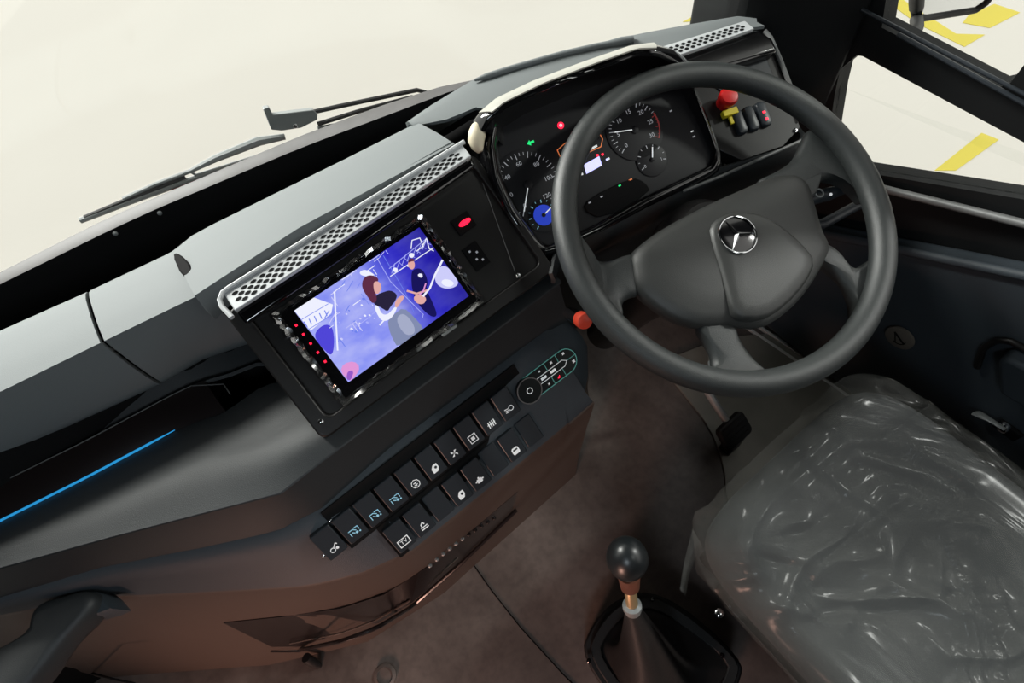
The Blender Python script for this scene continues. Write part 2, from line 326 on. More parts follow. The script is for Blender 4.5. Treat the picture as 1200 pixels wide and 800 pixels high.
# ================================================================== WINDSCREEN
def W(pz): return [onz((a, b), z) for a, b, z in pz]
XL = -1.45
band_out = W([(0, 333, .72), (134, 267, .72), (187, 243, .72), (343, 177, .725), (392, 158, .73), (528, 107, .76), (568, 96, .77)])
cowl_out = W([(0, 319, .72), (125, 256, .72), (187, 229, .72), (350, 160, .725), (440, 126, .735), (530, 97, .76), (572, 91, .772)])
xs = lin(XL, -.06, 32)
bo = rx(band_out, xs)
b = MB(); b.loft([bo, [p+V((0, -.006, -.012)) for p in bo], [p+V((0, -.012, -.09)) for p in bo], [p+V((0, -.17, -.11)) for p in bo]], 'matte')
ledge = struct(b.build('trim_2', solid=.004))
for i, p in enumerate([(135, 273), (187, 249), (343, 183), (391, 165), (528, 114)]):
    q = onz(p, .712); mb = MB().lathe(Fr(q, (1, 0, 0), (0, .3, 1)), [(.004, 0), (.004, .003), (.002, .005)], 'steel', 12); o = mb.build('screw'); tag(o, ('round steel screw in the black band below the windscreen, ' + ['leftmost one', 'second from the left', 'middle one', 'fourth from the left', 'rightmost one'][i]), 'screw', 'screws in the black windscreen band')
b = MB(); b.loft([rx(band_out, xs), [a*.5+c*.5+V((0, 0, .003)) for a, c in zip(rx(band_out, xs), rx(cowl_out, xs))], rx(cowl_out, xs), [p+V((0, .004, -.02)) for p in rx(cowl_out, xs)]], 'weather')
struct(b.build('trim_3', solid=.004))
# windscreen glass: curved pane standing on the cowl and wrapping to the right pillar
gb = rx(cowl_out, lin(XL, -.09, 22)) + [onz((600, 82), .79), onz((660, 60), .79), onz((740, 40), .79), onz((800, 32), .79), onz((868, 22), .79)]
gt = [p + V((0, .02, 1.18)) for p in gb]
gb = [p+V((0, .008, -.05)) for p in gb]
b = MB(); b.loft([gb, [a*.5+c*.5 for a, c in zip(gb, gt)], gt], 'pane'); struct(b.build('window_1', solid=.005))
# header above the glass
# ================================================================== DASHBOARD
dash = thing('dashboard', (-.5, .25, .6), 'large grained grey and black bus dashboard running below the windscreen', 'dashboard')
R0 = W([(0, 379, .80), (93, 338, .80), (195, 290, .80), (223, 268, .80)]); R0 = [V((p.x, p.y, .80)) for p in R0]
R1 = W([(0, 459, .825), (133, 394, .825), (230, 347, .825), (258, 338, .825)])
R2 = W([(0, 541, .71), (100, 495, .71), (183, 458, .71), (240, 425, .71), (290, 408, .71)])
def cover(x0, x1, name, lb):
    xs = lin(x0, x1, 12); prof = [[V((p.x, p.y, .76)) for p in rx(R0, xs)], rx(R0, xs), [a*.35+c*.65+V((0, 0, .004)) for a, c in zip(rx(R0, xs), rx(R1, xs))], rx(R1, xs), rx(R1, xs), [a*.5+c*.5+V((0, -.006, 0)) for a, c in zip(rx(R1, xs), rx(R2, xs))], rx(R2, xs), [p+V((0, .03, -.01)) for p in rx(R2, xs)]]
    cols = [chaikin([r[j] for r in prof], 2) for j in range(12)]
    return lab(MB().loft([[c[i] for c in cols] for i in range(len(cols[0]))], 'dash').build(name, dash, solid=.006, sharp=60), lb)
cover(XL, -.7195, 'cover_panel', 'grey cover panel at the far left')
cover(-.7145, -.587, 'cover_panel', 'short grey cover panel between two seams')
# dark body: recess, bulge, undercut band
R3 = W([(0, 566, .695), (100, 517, .695), (207, 460, .695), (240, 445, .695), (262, 440, .695), (300, 425, .70)])
R4 = W([(0, 610, .675), (100, 560, .675), (212, 500, .675), (262, 484, .68), (310, 450, .685)])
R4b = W([(0, 640, .70), (133, 590, .70), (240, 550, .705), (330, 530, .71), (368, 512, .712)])
R5 = W([(0, 665, .70), (133, 628, .70), (233, 602, .70), (327, 578, .70), (372, 543, .70)]) + [V((-.19, .117, .70)), V((.36, .02, .70))]
R4b += [V((-.50, .14, .70)), V((-.19, .14, .70)), V((.36, .06, .70))]; R4 += [V((-.5, .2, .69)), V((-.19, .2, .69)), V((.36, .12, .69))]; R3 += [V((-.5, .22, .70)), V((-.19, .22, .70)), V((.36, .14, .70))]
R6 = W([(0, 711, .62), (133, 671, .62), (233, 654, .62), (333, 632, .62), (387, 602, .62), (463, 532, .62)]) + [V((-.2, .092, .62)), V((.36, .03, .62))]
RB = [V((XL, .47, .66)), V((-.60, .40, .66)), V((-.19, .36, .66)), V((.36, .2, .66))]
xs = sorted(lin(XL, -.72, 12) + lin(-.70, -.60, 6) + lin(-.58, -.19, 7))
r2 = rx(R2, xs); r3 = rx(R3, xs); r4 = rx(R4, xs); r4b = rx(R4b, xs); r5 = rx(R5, xs); r6 = rx(R6, xs)
body = MB().loft([[p+V((0, .035, -.004)) for p in r2], [p+V((0, .01, -.012)) for p in r3], r3], 'dashblack')
cols = [chaikin([r[j] for r in (r4, [a*.4+c*.6 for a, c in zip(r4, r4b)], r4b, r5, r5)], 2)+[r5[j]+V((0, .006, -.004)), r6[j]*.5+r5[j]*.5+V((0, .012, 0)), r6[j]+V((0, .01, -.01))] for j in range(len(xs))]
body.loft([[c[i] for c in cols] for i in range(len(cols[0]))], 'dashblack'); body.build('lower_body', dash, solid=.005, sharp=50)
# under-cluster body to the right of the console
PK = samp([V(p+(0,)) for p in [(-.20, .118), (-.175, .140), (.113, .092), (.236, .042), (.258, .052), (.306, .180), (.335, .222)]], 40)
def kr(dy, z, sh=0): return [V((p.x*(1-sh), p.y+dy*(1 if p.x < .26 else max(0, 1-(p.x-.26)/.06)), z)) for p in PK]
MB().loft([kr(.006, .722), kr(0, .712), kr(.004, .68), kr(.06, .58), kr(.16, .40), kr(.24, .0)], 'dashblack').build('knee_panel', dash, solid=.006, sharp=60)
# gloss strip with the blue light line
xg = lin(XL, -.672, 20); r3 = rx(R3, xg); r4 = rx(R4, xg)
gl = [[p+V((0, -.001, .001)) for p in r3], [a*.5+c*.5+V((0, -.003, .004)) for a, c in zip(r3, r4)], [p+V((0, -.001, .001)) for p in r4]]
for k in (-1,):
    mid = (r3[k]+r4[k])/2
gl2 = MB().loft(gl, 'brownblack').build('gloss_strip', dash, solid=.004)
# rounded end of the strip
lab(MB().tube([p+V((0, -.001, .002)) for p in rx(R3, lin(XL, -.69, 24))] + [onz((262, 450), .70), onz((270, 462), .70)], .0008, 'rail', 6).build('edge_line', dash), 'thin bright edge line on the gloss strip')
lab(MB().tube([p+V((0, -.002, .003)) for p in rx(R4, lin(XL, -.742, 20))], [.0017]*19+[.0006], 'led', 8).build('light_strip', dash), 'glowing blue light strip')
# top panel behind the vent, with clip notch and dark gap
ZT = .822
top_far = W([(195, 290, .80), (223, 267, .80), (400, 181, .80), (500, 131, .80), (533, 116, .80)])
top_near = [V((-.596, .345, .826)), V((-.59, .335, .826))]
def tp(ps, z): return [onz(p, z) for p in ps]
xsT = lin(-.596, -.205, 14); near = W([(253, 366, .815), (262, 343, .835), (400, 256, .835), (541, 166, .835)])
near = W([(255, 352, .824), (262, 345, .824), (400, 258, .824), (541, 168, .824)]); crs = rx(W([(236, 341, .838), (262, 324, .84), (350, 267, .84), (450, 213, .838), (541, 164, .832)]), xsT)
rf = rx([V((p.x, p.y, .80)) for p in top_far], xsT); rn = rx(near, xsT)
prof = [[p+V((0, 0, -.045)) for p in rf], rf, [a*.4+c*.6+V((0, 0, .003)) for a, c in zip(rf, crs)], crs, crs, rn, [p+V((0, .0, -.02)) for p in rn]]
cols = [chaikin([r[j] for r in prof], 2) for j in range(len(xsT))]
lab(MB().loft([[c[i] for c in cols] for i in range(len(cols[0]))], 'dash').build('top_panel', dash, solid=.006, sharp=60), 'wide light grey panel behind the silver vent')
mb = MB(); F8 = Fr((0, 0, .815), (1, 0, 0), (0, 1, 0)); mb.prism(F8, smooth2(F8.poly([(207, 303), (216, 302), (231, 318), (229, 328), (219, 330)]), 1), .004, .012, 'matte'); lab(mb.build('clip', dash, bevel=.002), 'black plastic clip beside the seam')
# far deck behind the cluster hood
deckf = W([(478, 147, .80), (505, 128, .80), (556, 97, .80), (650, 68, .80), (742, 45, .80), (800, 34, .80), (868, 22, .80), (884, 26, .80)])
deckn = W([(484, 149, .80), (524, 141, .80), (562, 125, .80), (610, 102, .80), (668, 80, .80), (742, 62, .80), (790, 60, .80), (870, 30, .80), (886, 29, .80)])
df, dn = samp(deckf, 24), samp(deckn, 24)
dn2 = [p+V((0, -.004 if i < 5 else -.05+.035*i/23, .0)) for i, p in enumerate(dn)]
lab(MB().loft([[p+V((0, .004, -.05)) for p in df], df, [a*.6+c*.4+V((0, 0, .003)) for a, c in zip(df, dn)], dn, dn2], 'dash').build('far_deck', dash, solid=.005, sharp=60), 'curved grey deck behind the instrument hood')
MB().tube(samp(W([(556, 94, .81), (600, 80, .81), (660, 63, .81), (700, 54, .81), (742, 46, .81)]), 14), [.002]+[.005]*11+[.007, .006], 'dash', 10).build('defroster_lip', dash)
# backing under everything so no light leaks up
MB().loft([[V((x, .40-.10*max(0, x+.1), .74)) for x in lin(XL, .30, 8)], [V((x, .36-.1*max(0, x+.1), .66)) for x in lin(XL, .30, 8)], [V((x, .38, 0)) for x in lin(XL, .30, 8)]], 'matte').build('inner_bulkhead', dash, solid=.01)
MB().loft([[V((x, .44-.45*max(0, x+.1), .74)) for x in lin(-.57, .28, 12)], [V((x, .20-.2*max(0, x+.1), .715)) for x in lin(-.57, .28, 12)]], 'matte').build('inner_tray', dash, solid=.01)
xb = lin(XL, -.585, 16)
MB().loft([[p+V((0, .0, -.03)) for p in rx(R0, xb)], [p+V((0, .0, -.022)) for p in rx(R1, xb)], [p+V((0, .022, -.0)) for p in rx(R2, xb)], [p+V((0, .03, -.03)) for p in rx(R3, xb)]], 'matte').build('cover_backing', dash, solid=.004)
# ---- perforated silver vents
def vent(fr, q, h, rows, cols, lb, border=True):
    """q: four (a,b) corners TL TR BR BL on fr at height h"""
    (a0, b0), (a1, b1), (a2, b2), (a3, b3) = q
    def P(s, t): return ((a0*(1-s)+a1*s)*(1-t)+(a3*(1-s)+a2*s)*t, (b0*(1-s)+b1*s)*(1-t)+(b3*(1-s)+b2*s)*t)
    mb = MB().prism(fr, [P(0, 0), P(1, 0), P(1, 1), P(0, 1)], h-.006, h, 'silver')
    for r in range(rows):
        for c in range(cols):
            s = (c+.9+(r % 2)*.5)/(cols+1.6); t = .2+(r+.5)/rows*.66
            du, dv = .36/(cols+1), .30/rows
            mb.flat(fr, [P(s-du, t), P(s-du*.4, t-dv), P(s+du*.4, t-dv), P(s+du, t), P(s+du*.4, t+dv), P(s-du*.4, t+dv)], h+.0004, 'matte')
    o = mb.build('vent_grille', dash, bevel=.0012); return lab(o, lb)
VEN = tilted(FAS.w((400, 260), .022), 0, 8)
q = VEN.poly([(262, 344), (541, 169), (552, 182), (275, 364)], 0)
vent(VEN, q, 0, 4, 27, 'long silver vent grille with hexagonal holes')
# bright rounded edge of the vent, and black strip in front of it
e1 = [VEN.w(p, .001) for p in [(544, 166), (400, 255), (275, 333), (262, 341), (257, 349), (259, 358), (272, 372)]]
lab(MB().tube(samp(e1, 40), .0032, 'silver', 8).build('vent_frame', dash), 'silver edge around the left end of the vent')
mb = MB(); q1 = FAS.poly([(275, 365), (553, 183), (557, 196), (289, 381)], .016); mb.prism(FAS, q1, -.002, .018, 'piano'); lab(mb.build('vent_lip', dash, bevel=.004, seg=3), 'gloss black strip below the silver vent')
VE2 = tilted(RGT.w((830, 45), .03), 20, 6)
q = VE2.poly([(777, 54), (873, 24), (884, 33), (786, 68)], 0); vent(VE2, q, 0, 3, 12, 'short silver vent grille right of the hood')
mb = MB(); q1 = RGT.poly([(783, 70), (888, 34), (905, 45), (912, 60), (800, 96)], .018); mb.prism(RGT, q1, -.004, .02, 'piano'); lab(mb.build('vent_lip', dash, bevel=.006, seg=3), 'gloss black strip below the short vent')
# ---- radio panel
rp = MB(); oa = FAS.poly([(264, 372), (370, 524), (664, 328), (557, 186)]); A0 = -.2; 
x0, x1 = oa[0][0]+.002, .20; y0, y1 = oa[1][1]+.001, oa[0][1]+.004
ring = rrect(x0, x1, y0, y1, .012); ring_in = rrect(x0+.022, x1-.012, y0+.02, y1-.012, .01)
def frame_ring(mb, fr, o, i, h0, h1, k):
    n = len(o); L = [[fr.P(a, b, h0) for a, b in o], [fr.P(a, b, h1) for a, b in o], [fr.P(a, b, h1) for a, b in i], [fr.P(a, b, h0) for a, b in i]]; L.append(L[0]); return mb.loft(L, k, True)
frame_ring(rp, FAS, ring, ring_in, -.02, .004, 'fascia')
lab(rp.build('radio_surround', dash, bevel=.003, seg=3), 'raised satin black frame around the radio panel')
mb = MB().prism(FAS, ring_in, -.02, -.002, 'fascia'); 
for p in [(376, 494), (607, 323)]: a, b_ = FAS.px(p, .004); mb.lathe(FAS, [(.0035, .003), (.0035, .0055), (.0015, .0065)], 'chrome', 12, a, b_)
a, b_ = FAS.px((558, 300)); mb.box(FAS, a-.012, a+.012, b_-.018, b_+.018, -.002, .0005, 'matte')
for dx, dy in ((-.004, .010), (.004, .004), (-.002, -.004), (.005, -.009)): mb.box(FAS, a+dx-.0015, a+dx+.0015, b_+dy-.0015, b_+dy+.0015, .0005, .001, 'tick')
mb.line(FAS, FAS.poly([(566, 214), (604, 318)], 0), .0012, -.002, 'rail')
mb.build('radio_panel', dash, bevel=.001)
mb = MB(); a, b_ = FAS.px((545, 260), .003); mb.box(FAS, a-.016, a+.012, b_-.012, b_+.012, -.002, .001, 'matte'); mb.dome(FAS, [(a+.010*math.cos(t*.5236), b_+.004*math.sin(t*.5236)) for t in range(12)], [(0, .001), (.001, .003), (.003, .004)], 'redlamp'); lab(mb.build('indicator_lamp', dash), 'small glowing red lamp right of the screen')
# ---- right switch panel
sp = thing('side_switch_panel', RGT.P(.08, .06, 0), 'satin black switch panel at the right end of the dashboard, by the pillar', 'switch panel')
op = RGT.poly([(806, 100), (845, 196), (942, 163), (925, 108), (898, 40), (790, 72)])
mb = MB().prism(RGT, smooth2(op, 1), -.03, 0, 'fascia'); mb.line(RGT, RGT.poly([(811, 105), (843, 186)]), .0022, 0, 'rail', .002); mb.build('panel', sp, bevel=.003)
lab(MB().tube([RGT.w(p, .004) for p in [(896, 36), (903, 44), (915, 72), (928, 106), (940, 140)]], .0035, 'rail', 8).build('edge_trim', sp), 'grey edge trim on the right side')
lab(MB().tube([RGT.w(p, .003) for p in [(800, 224), (846, 206), (900, 182), (941, 164)]], .0025, 'rail', 8).build('lower_trim', sp), 'thin grey trim along the lower edge')
mb = MB().prism(RGT, smooth2(RGT.poly([(826, 92), (840, 84), (885, 57), (893, 58), (908, 92), (900, 96), (850, 112)], .001), 1), 0, .002, 'key'); lab(mb.build('blank_cover', sp, bevel=.001), 'blank cover plate')
for p in [(842, 188), (932, 153)]: a, b_ = RGT.px(p); MB().lathe(RGT, [(.0035, 0), (.0035, .002), (.0015, .003)], 'chrome', 12, a, b_).build('screw', sp)
a, b_ = RGT.px((851, 117), .012); mb = MB().lathe(RGT, [(.011, 0), (.011, .012), (.014, .014), (.0145, .022), (.012, .026), (.004, .027)], 'red', 20, a, b_); lab(mb.build('stop_button', sp), 'red mushroom push button')
mb = MB(); mb.box(RGT, a-.012, a+.012, b_-.024, b_-.014, .002, .012, 'yellow'); mb.box(RGT, a-.003, a+.003, b_-.036, b_-.024, .002, .006, 'yellow'); lab(mb.build('button_guard', sp, bevel=.001), 'yellow guard below the red button')
for i, (p, k) in enumerate([((867, 142), 0), ((881, 138), 0), ((895, 133), 1)]):
    a, b_ = RGT.px(p, .006); mb = MB().dome(RGT, rrect(a-.008, a+.008, b_-.02, b_+.02, .006), [(0, 0), (0, .004), (.0015, .007), (.004, .008)], 'key')
    if k: mb.box(RGT, a-.002, a+.002, b_-.012, b_-.008, .0079, .0088, 'redlamp'); mb.box(RGT, a-.002, a+.002, b_+.000, b_+.003, .0079, .0088, 'redlamp')
    lab(mb.build('toggle_switch', sp), ['left black rocker', 'middle black rocker', 'right rocker with red marks'][i])
# ================================================================== HEAD UNIT
hu = thing('media_screen', FAS.w((450, 360)), 'wide lit media screen in a black bezel, its protective film still on', 'screen')
c = FAS.poly([(344.7, 362.8), (492, 267), (548, 345), (409, 450)], .006)
sx0 = (c[0][0]+c[3][0])/2; sx1 = (c[1][0]+c[2][0])/2; sy0 = (c[2][1]+c[3][1])/2; sy1 = (c[0][1]+c[1][1])/2
lab(MB().prism(FAS, rrect(sx0-.018, sx1+.012, sy0-.016, sy1+.010, .006), -.004, .005, 'piano').build('bezel', hu, bevel=.0015), 'gloss black bezel')
# picture
for k, cc in dict(sk=(225, 170, 165), hr=(95, 45, 70), bl=(40, 35, 60), gr=(130, 140, 175), wh=(238, 240, 255), lv=(170, 175, 250), hz=(205, 205, 250), pu=(150, 90, 200), gl=(165, 172, 200), nv=(25, 22, 90), pk=(225, 150, 215), vi=(80, 70, 215), st=(110, 130, 235)).items(): M['s_'+k] = em('screen_'+k, cc)
mb = MB(); mb.add([FAS.P(sx0, sy0, .006), FAS.P(sx1, sy0, .006), FAS.P(sx1, sy1, .006), FAS.P(sx0, sy1, .006)], [[0, 1, 2, 3]], 'screen')
HS = .0062
def scr(ps, k, sm=1, dh=0):       # ps in the closeup's own pixels
    q = FAS.poly([(320+x/3.636, 250+y/3.636) for x, y in ps], .006); q = [(min(max(a, sx0), sx1), min(max(b2, sy0), sy1)) for a, b2 in q]; mb.flat(FAS, smooth2(q, sm) if sm else q, HS+dh, k)
def sline(ps, w, k, dh=0): mb.line(FAS, [(min(max(a, sx0+.001), sx1-.001), min(max(b2, sy0+.001), sy1-.001)) for a, b2 in FAS.poly([(320+x/3.636, 250+y/3.636) for x, y in ps], .006)], w, HS+dh, k, .0001)
scr([(88, 410), (170, 352), (255, 388), (248, 425), (160, 500)], 's_wh', 0)
for i in range(5): sline([(132+i*22, 462-i*12), (142+i*22, 484-i*12)], .0013, 's_st', .0002)
sline([(122, 452), (235, 385)], .0008, 's_st', .0002); sline([(150, 495), (250, 432)], .0008, 's_st', .0002)
scr([(165, 520), (215, 470), (255, 480), (262, 560), (250, 610), (200, 590)], 's_vi', 2)
rs = random.Random(11)
for k in range(46):                      # lighting truss and haze
    x = rs.uniform(235, 470); y = 640-(x*.75)+rs.uniform(-150, 130); a_ = rs.choice((.95, -.62, 2.1)); l_ = rs.uniform(18, 60)
    sline([(x, y), (x+l_*math.cos(a_), y+l_*math.sin(a_))], rs.uniform(.0005, .0012), rs.choice(('s_lv', 's_wh', 's_hz', 's_st')), .00005)
for k in range(26):
    x = rs.uniform(240, 480); y = 690-(x*.70)+rs.uniform(-60, 60); q_ = rs.uniform(3, 9); scr([(x-q_, y), (x, y-q_*.7), (x+q_, y+2), (x+1, y+q_*.8)], rs.choice(('s_wh', 's_lv', 's_hz', 's_st')), 1, .0001)
sline([(262, 335), (268, 460), (275, 582)], .0020, 's_wh', .0001); sline([(440, 185), (500, 290), (640, 430), (636, 445)], .0009, 's_lv'); sline([(470, 180), (560, 330), (600, 420)], .0008, 's_st')
for k in range(8): sline([(505+k*22, 255-k*17), (520+k*22, 212-k*16)], .0008, 's_lv', .0001)
for k in range(7): sline([(510+k*24, 222-k*16), (532+k*24, 245-k*19)], .0007, 's_lv', .0001)
sline([(500, 268), (690, 142)], .0012, 's_wh', .0002); sline([(495, 235), (650, 110)], .0009, 's_lv', .0002)
sline([(588, 150), (592, 115), (625, 105), (640, 140), (612, 160)], .0012, 's_wh', .0003); sline([(632, 150), (655, 105), (665, 150), (684, 160)], .0012, 's_wh', .0003)
for x, y, q_ in ((520, 240, 14), (590, 178, 15), (575, 222, 8), (630, 262, 8)): scr([(x-q_, y), (x, y-q_*.8), (x+q_, y-2), (x+2, y+q_)], 's_wh', 2, .0003)
scr([(688, 285), (694, 250), (712, 225), (745, 222), (780, 262), (792, 295), (775, 315), (740, 322), (708, 312)], 's_hz', 2, .0001); scr([(715, 300), (722, 280), (755, 282), (775, 300), (750, 316)], 's_wh', 2, .0002)
scr([(262, 690), (300, 640), (345, 628), (372, 655), (350, 695), (330, 722)], 's_pk', 1, .0001); scr([(300, 715), (318, 670), (345, 668), (335, 715)], 's_pu', 1, .0002)
# guitarist
scr([(588, 262), (596, 238), (628, 232), (652, 262), (660, 300), (650, 318), (690, 400), (700, 440), (670, 440), (618, 390), (592, 330)], 's_nv', 2, .0002)
scr([(576, 228), (574, 207), (588, 197), (603, 206), (604, 230), (592, 242)], 's_sk', 2, .0004); scr([(574, 212), (578, 196), (596, 190), (606, 204), (590, 204)], 's_hr', 2, .0005)
sline([(572, 330), (612, 342), (655, 328)], .0026, 's_sk', .0005); sline([(640, 352), (668, 318), (690, 262), (722, 200)], .0026, 's_wh', .0005); sline([(650, 300), (640, 330), (625, 345)], .0018, 's_pk', .0006)
scr([(596, 360), (612, 345), (640, 346), (655, 366), (640, 388), (612, 384)], 's_sk', 2, .0005); scr([(614, 262), (628, 254), (640, 268), (628, 276)], 's_wh', 1, .0004)
# singer
scr([(372, 262), (368, 248), (392, 238), (425, 255), (440, 270), (400, 270)], 's_wh', 2, .0001)
scr([(428, 372), (442, 345), (470, 335), (500, 326), (530, 345), (522, 372), (500, 398), (488, 420), (462, 402), (430, 388)], 's_bl', 2, .0004)
scr([(488, 452), (515, 430), (555, 400), (600, 440), (650, 500), (640, 520), (600, 545), (535, 575), (515, 545), (495, 500)], 's_gr', 1, .0003); scr([(520, 450), (555, 420), (600, 470), (610, 520), (560, 520)], 's_gl', 2, .00035)
scr([(378, 310), (382, 282), (400, 264), (430, 264), (452, 280), (440, 300), (436, 330), (444, 372), (424, 386), (408, 362), (388, 335)], 's_hr', 2, .0005)
scr([(428, 292), (448, 288), (462, 306), (460, 325), (448, 345), (434, 340), (428, 318)], 's_sk', 2, .0006)
scr([(428, 392), (448, 392), (462, 430), (490, 432), (520, 395), (530, 402), (505, 448), (470, 462), (448, 440)], 's_wh', 2, .0007); scr([(518, 400), (520, 372), (545, 348), (562, 355), (545, 378), (530, 402)], 's_sk', 2, .0008); sline([(470, 458), (455, 475)], .0018, 's_wh', .0008)
o = mb.build('display', hu); me = o.data; uv = me.uv_layers.new(name='UVMap')
for poly in me.polygons:
    for li in poly.loop_indices:
        X = me.vertices[me.loops[li].vertex_index].co + V(o['_o']); uv.data[li].uv = (((X-FAS.o).dot(FAS.u)-sx0)/(sx1-sx0), ((X-FAS.o).dot(FAS.v)-sy0)/(sy1-sy0))
lab(o, 'lit picture of a singer in black top and a guitarist on a blue stage')
mb = MB()
for i in range(5): a, b_ = FAS.px((347+i*8.5, 381+i*10.6), .006); mb.box(FAS, a-.0014, a+.0014, b_-.0014, b_+.0014, .0048, .0056, 'redlamp')
lab(mb.build('touch_keys', hu), 'column of red lit touch keys')
def crink(o_, n, amp):
    out = []
    for i in range(n):
        t = i/n*len(o_); j = int(t) % len(o_); u = t-int(t); a = o_[j]; b2 = o_[(j+1) % len(o_)]
        out.append((a[0]*(1-u)+b2[0]*u+random.uniform(-amp, amp), a[1]*(1-u)+b2[1]*u+random.uniform(-amp, amp)))
    return out
oo = crink([(sx0-.027, sy0-.024), (sx1+.018, sy0-.022), (sx1+.018, sy1+.015), (sx0-.030, sy1+.014)], 140, .0016)
n_ = len(oo); cxm, cym = (sx0+sx1)/2, (sy0+sy1)/2
rings = []
for q, hh in ((1, .001), (.965, .008), (.93, .005), (.90, .0075)): rings.append([FAS.P(cxm+(a-cxm)*q, cym+(b2-cym)*(q if q > .95 else q-.03), hh+random.uniform(-.0018, .0018)) for a, b2 in oo])
lab(MB().loft(rings, 'film', True).build('protective_film', hu, sharp=20), 'crinkled clear film around the bezel')
mb = MB()
for x, y in ((497, 404), (527, 388)): a, b_ = FAS.px((x, y)); mb.box(FAS, a-.013, a+.013, b_-.003, b_+.003, -.002, .004, 'steel')
o = mb.build('release_tab', hu, bevel=.0015); lab(o, 'two grey tabs under the screen')
# ================================================================== INSTRUMENT CLUSTER
cl = thing('instrument_cluster', CLU.P(.15, .08, 0), 'gloss black hooded instrument cluster with lit dials behind the steering wheel', 'instrument cluster')
lens = [(588, 148), (583, 170), (588, 205), (605, 245), (632, 282), (642, 288), (700, 262), (760, 228), (832, 194), (838, 180), (826, 145), (808, 100), (780, 82), (740, 84), (680, 104), (610, 132)]
lq = CLU.poly(lens); mb = MB().prism(CLU, lq, -.012, 0, 'dial'); mb.build('dial_plate', cl)
# bezel ring (left, bottom, right)
outer_px = [(566, 150), (562, 172), (568, 212), (586, 252), (620, 300), (640, 304), (705, 276), (765, 243), (842, 205), (850, 190), (836, 150), (815, 98), (800, 80)]
inner_px = [(588, 148), (583, 170), (588, 205), (605, 245), (632, 282), (642, 288), (700, 262), (760, 228), (832, 194), (838, 180), (826, 145), (808, 100), (795, 86)]
hs = [.04, .035, .028, .02, .014, .012, .012, .012, .012, .014, .02, .03, .035]
o1 = [CLU.w(p, 0) for p in outer_px]; m1 = [CLU.w(((a[0]+b2[0])/2, (a[1]+b2[1])/2), h_) for a, b2, h_ in zip(outer_px, inner_px, hs)]; i1 = [CLU.w(p, h_*.6) for p, h_ in zip(inner_px, hs)]; i2 = [CLU.w(p, 0) for p in inner_px]
o0 = [p-CLU.n*.05 for p in o1]
L5 = [samp(r, 50) for r in (o0, o1, m1, i1, i2)]; cols = [chaikin([r[j] for r in L5], 2) for j in range(50)]
lab(MB().loft([[c_[i] for c_ in cols] for i in range(len(cols[0]))], 'piano').build('bezel', cl, solid=.003, sharp=60), 'gloss black bezel around the dials')
# hood over the dials
ridge = [(566, 152), (572, 140), (592, 124), (640, 101), (700, 78), (745, 62), (770, 62), (790, 73), (802, 84)]
back = [(553, 158), (556, 138), (580, 118), (622, 98), (680, 76), (735, 57), (762, 53), (786, 58), (806, 72)]
hh = [.04, .05, .06, .07, .075, .075, .07, .055, .04]
r_ = samp([CLU.w(p, h_) for p, h_ in zip(ridge, hh)], 40); k_ = samp([CLU.w(p, h_-.022) for p, h_ in zip(back, hh)], 40)
kk = [p+V((0, .015, -.05)) for p in k_]; mid = [a*.5+c_*.5+CLU.n*.005 for a, c_ in zip(r_, k_)]
inn = samp([CLU.w(p, .0) for p in [(588, 170), (588, 148), (612, 132), (680, 104), (740, 84), (770, 82), (790, 84), (805, 96), (808, 104)]], 40); im = [a*.55+c_*.45+CLU.n*.004 for a, c_ in zip(r_, inn)]
L5 = [kk, k_, mid, r_, r_, im, inn]; cols = [chaikin([q_[j] for q_ in L5], 2) for j in range(40)]
lab(MB().loft([[c_[i] for c_ in cols] for i in range(len(cols[0]))], 'piano').build('hood', cl, solid=.003, sharp=60), 'gloss black arched hood')
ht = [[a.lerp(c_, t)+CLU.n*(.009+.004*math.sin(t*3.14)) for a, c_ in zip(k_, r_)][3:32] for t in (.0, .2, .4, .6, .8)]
lab(MB().loft(ht, 'hoodsheen').build('hood_reflection', cl, solid=.002), 'pale band painted as a reflection on top of the hood')  # pale colour stands in for the bright reflection on the black hood
mb = MB(); mb.tube([CLU.w(p, .03) for p in [(563, 178), (560, 172), (558, 165), (559, 157), (561, 149), (565, 142)]], [.004, .009, .0115, .012, .010, .005], 'cream', 14); lab(mb.build('end_piece', cl), 'cream piece at the left end of the hood')  # cream tapered piece at the left tip of the hood
def dial(name, ctr_px, r, a0, a1, n, big, nums, red, lb, needle, mk='tick', numsz=.009):
    a, b_ = CLU.px(ctr_px, .002); mb = MB(); mb.lathe(CLU, [(r*1.12, 0), (r*1.12, .0015), (r*1.06, .002)], 'dial', 40, a, b_)
    for i in range(n+1):
        t = R(a0+(a1-a0)*i/n); L_ = .17 if i % big == 0 else .09; k = 'darkred' if red and i/n > red else mk
        mb.line(CLU, [(a+math.cos(t)*r*(1-L_), b_+math.sin(t)*r*(1-L_)), (a+math.cos(t)*r, b_+math.sin(t)*r)], .0011 if i % big == 0 else .0007, .0022, k, .0003)
    if red:
        pts = [(a+math.cos(R(a0+(a1-a0)*s))*r*.97, b_+math.sin(R(a0+(a1-a0)*s))*r*.97) for s in lin(red, 1, 8)]; mb.line(CLU, pts, .002, .002, 'darkred', .0003)
    for i, tx in enumerate(nums):
        t = R(a0+(a1-a0)*i/(len(nums)-1)); mb.text(CLU, tx, a+math.cos(t)*r*.68, b_+math.sin(t)*r*.68, numsz, .0024, mk)
    o = mb.build(name, cl); lab(o, lb); t = R(needle[0])
    nb = MB(); nb.lathe(CLU, [(r*.14, .002), (r*.14, .004), (r*.08, .005)], 'dial', 16, a, b_); e = (a+math.cos(t)*r*needle[1], b_+math.sin(t)*r*needle[1]); nb.line(CLU, [(a, b_), e], .0016, .0036, 'white', .0006); nb.build('needle', o)
    return o
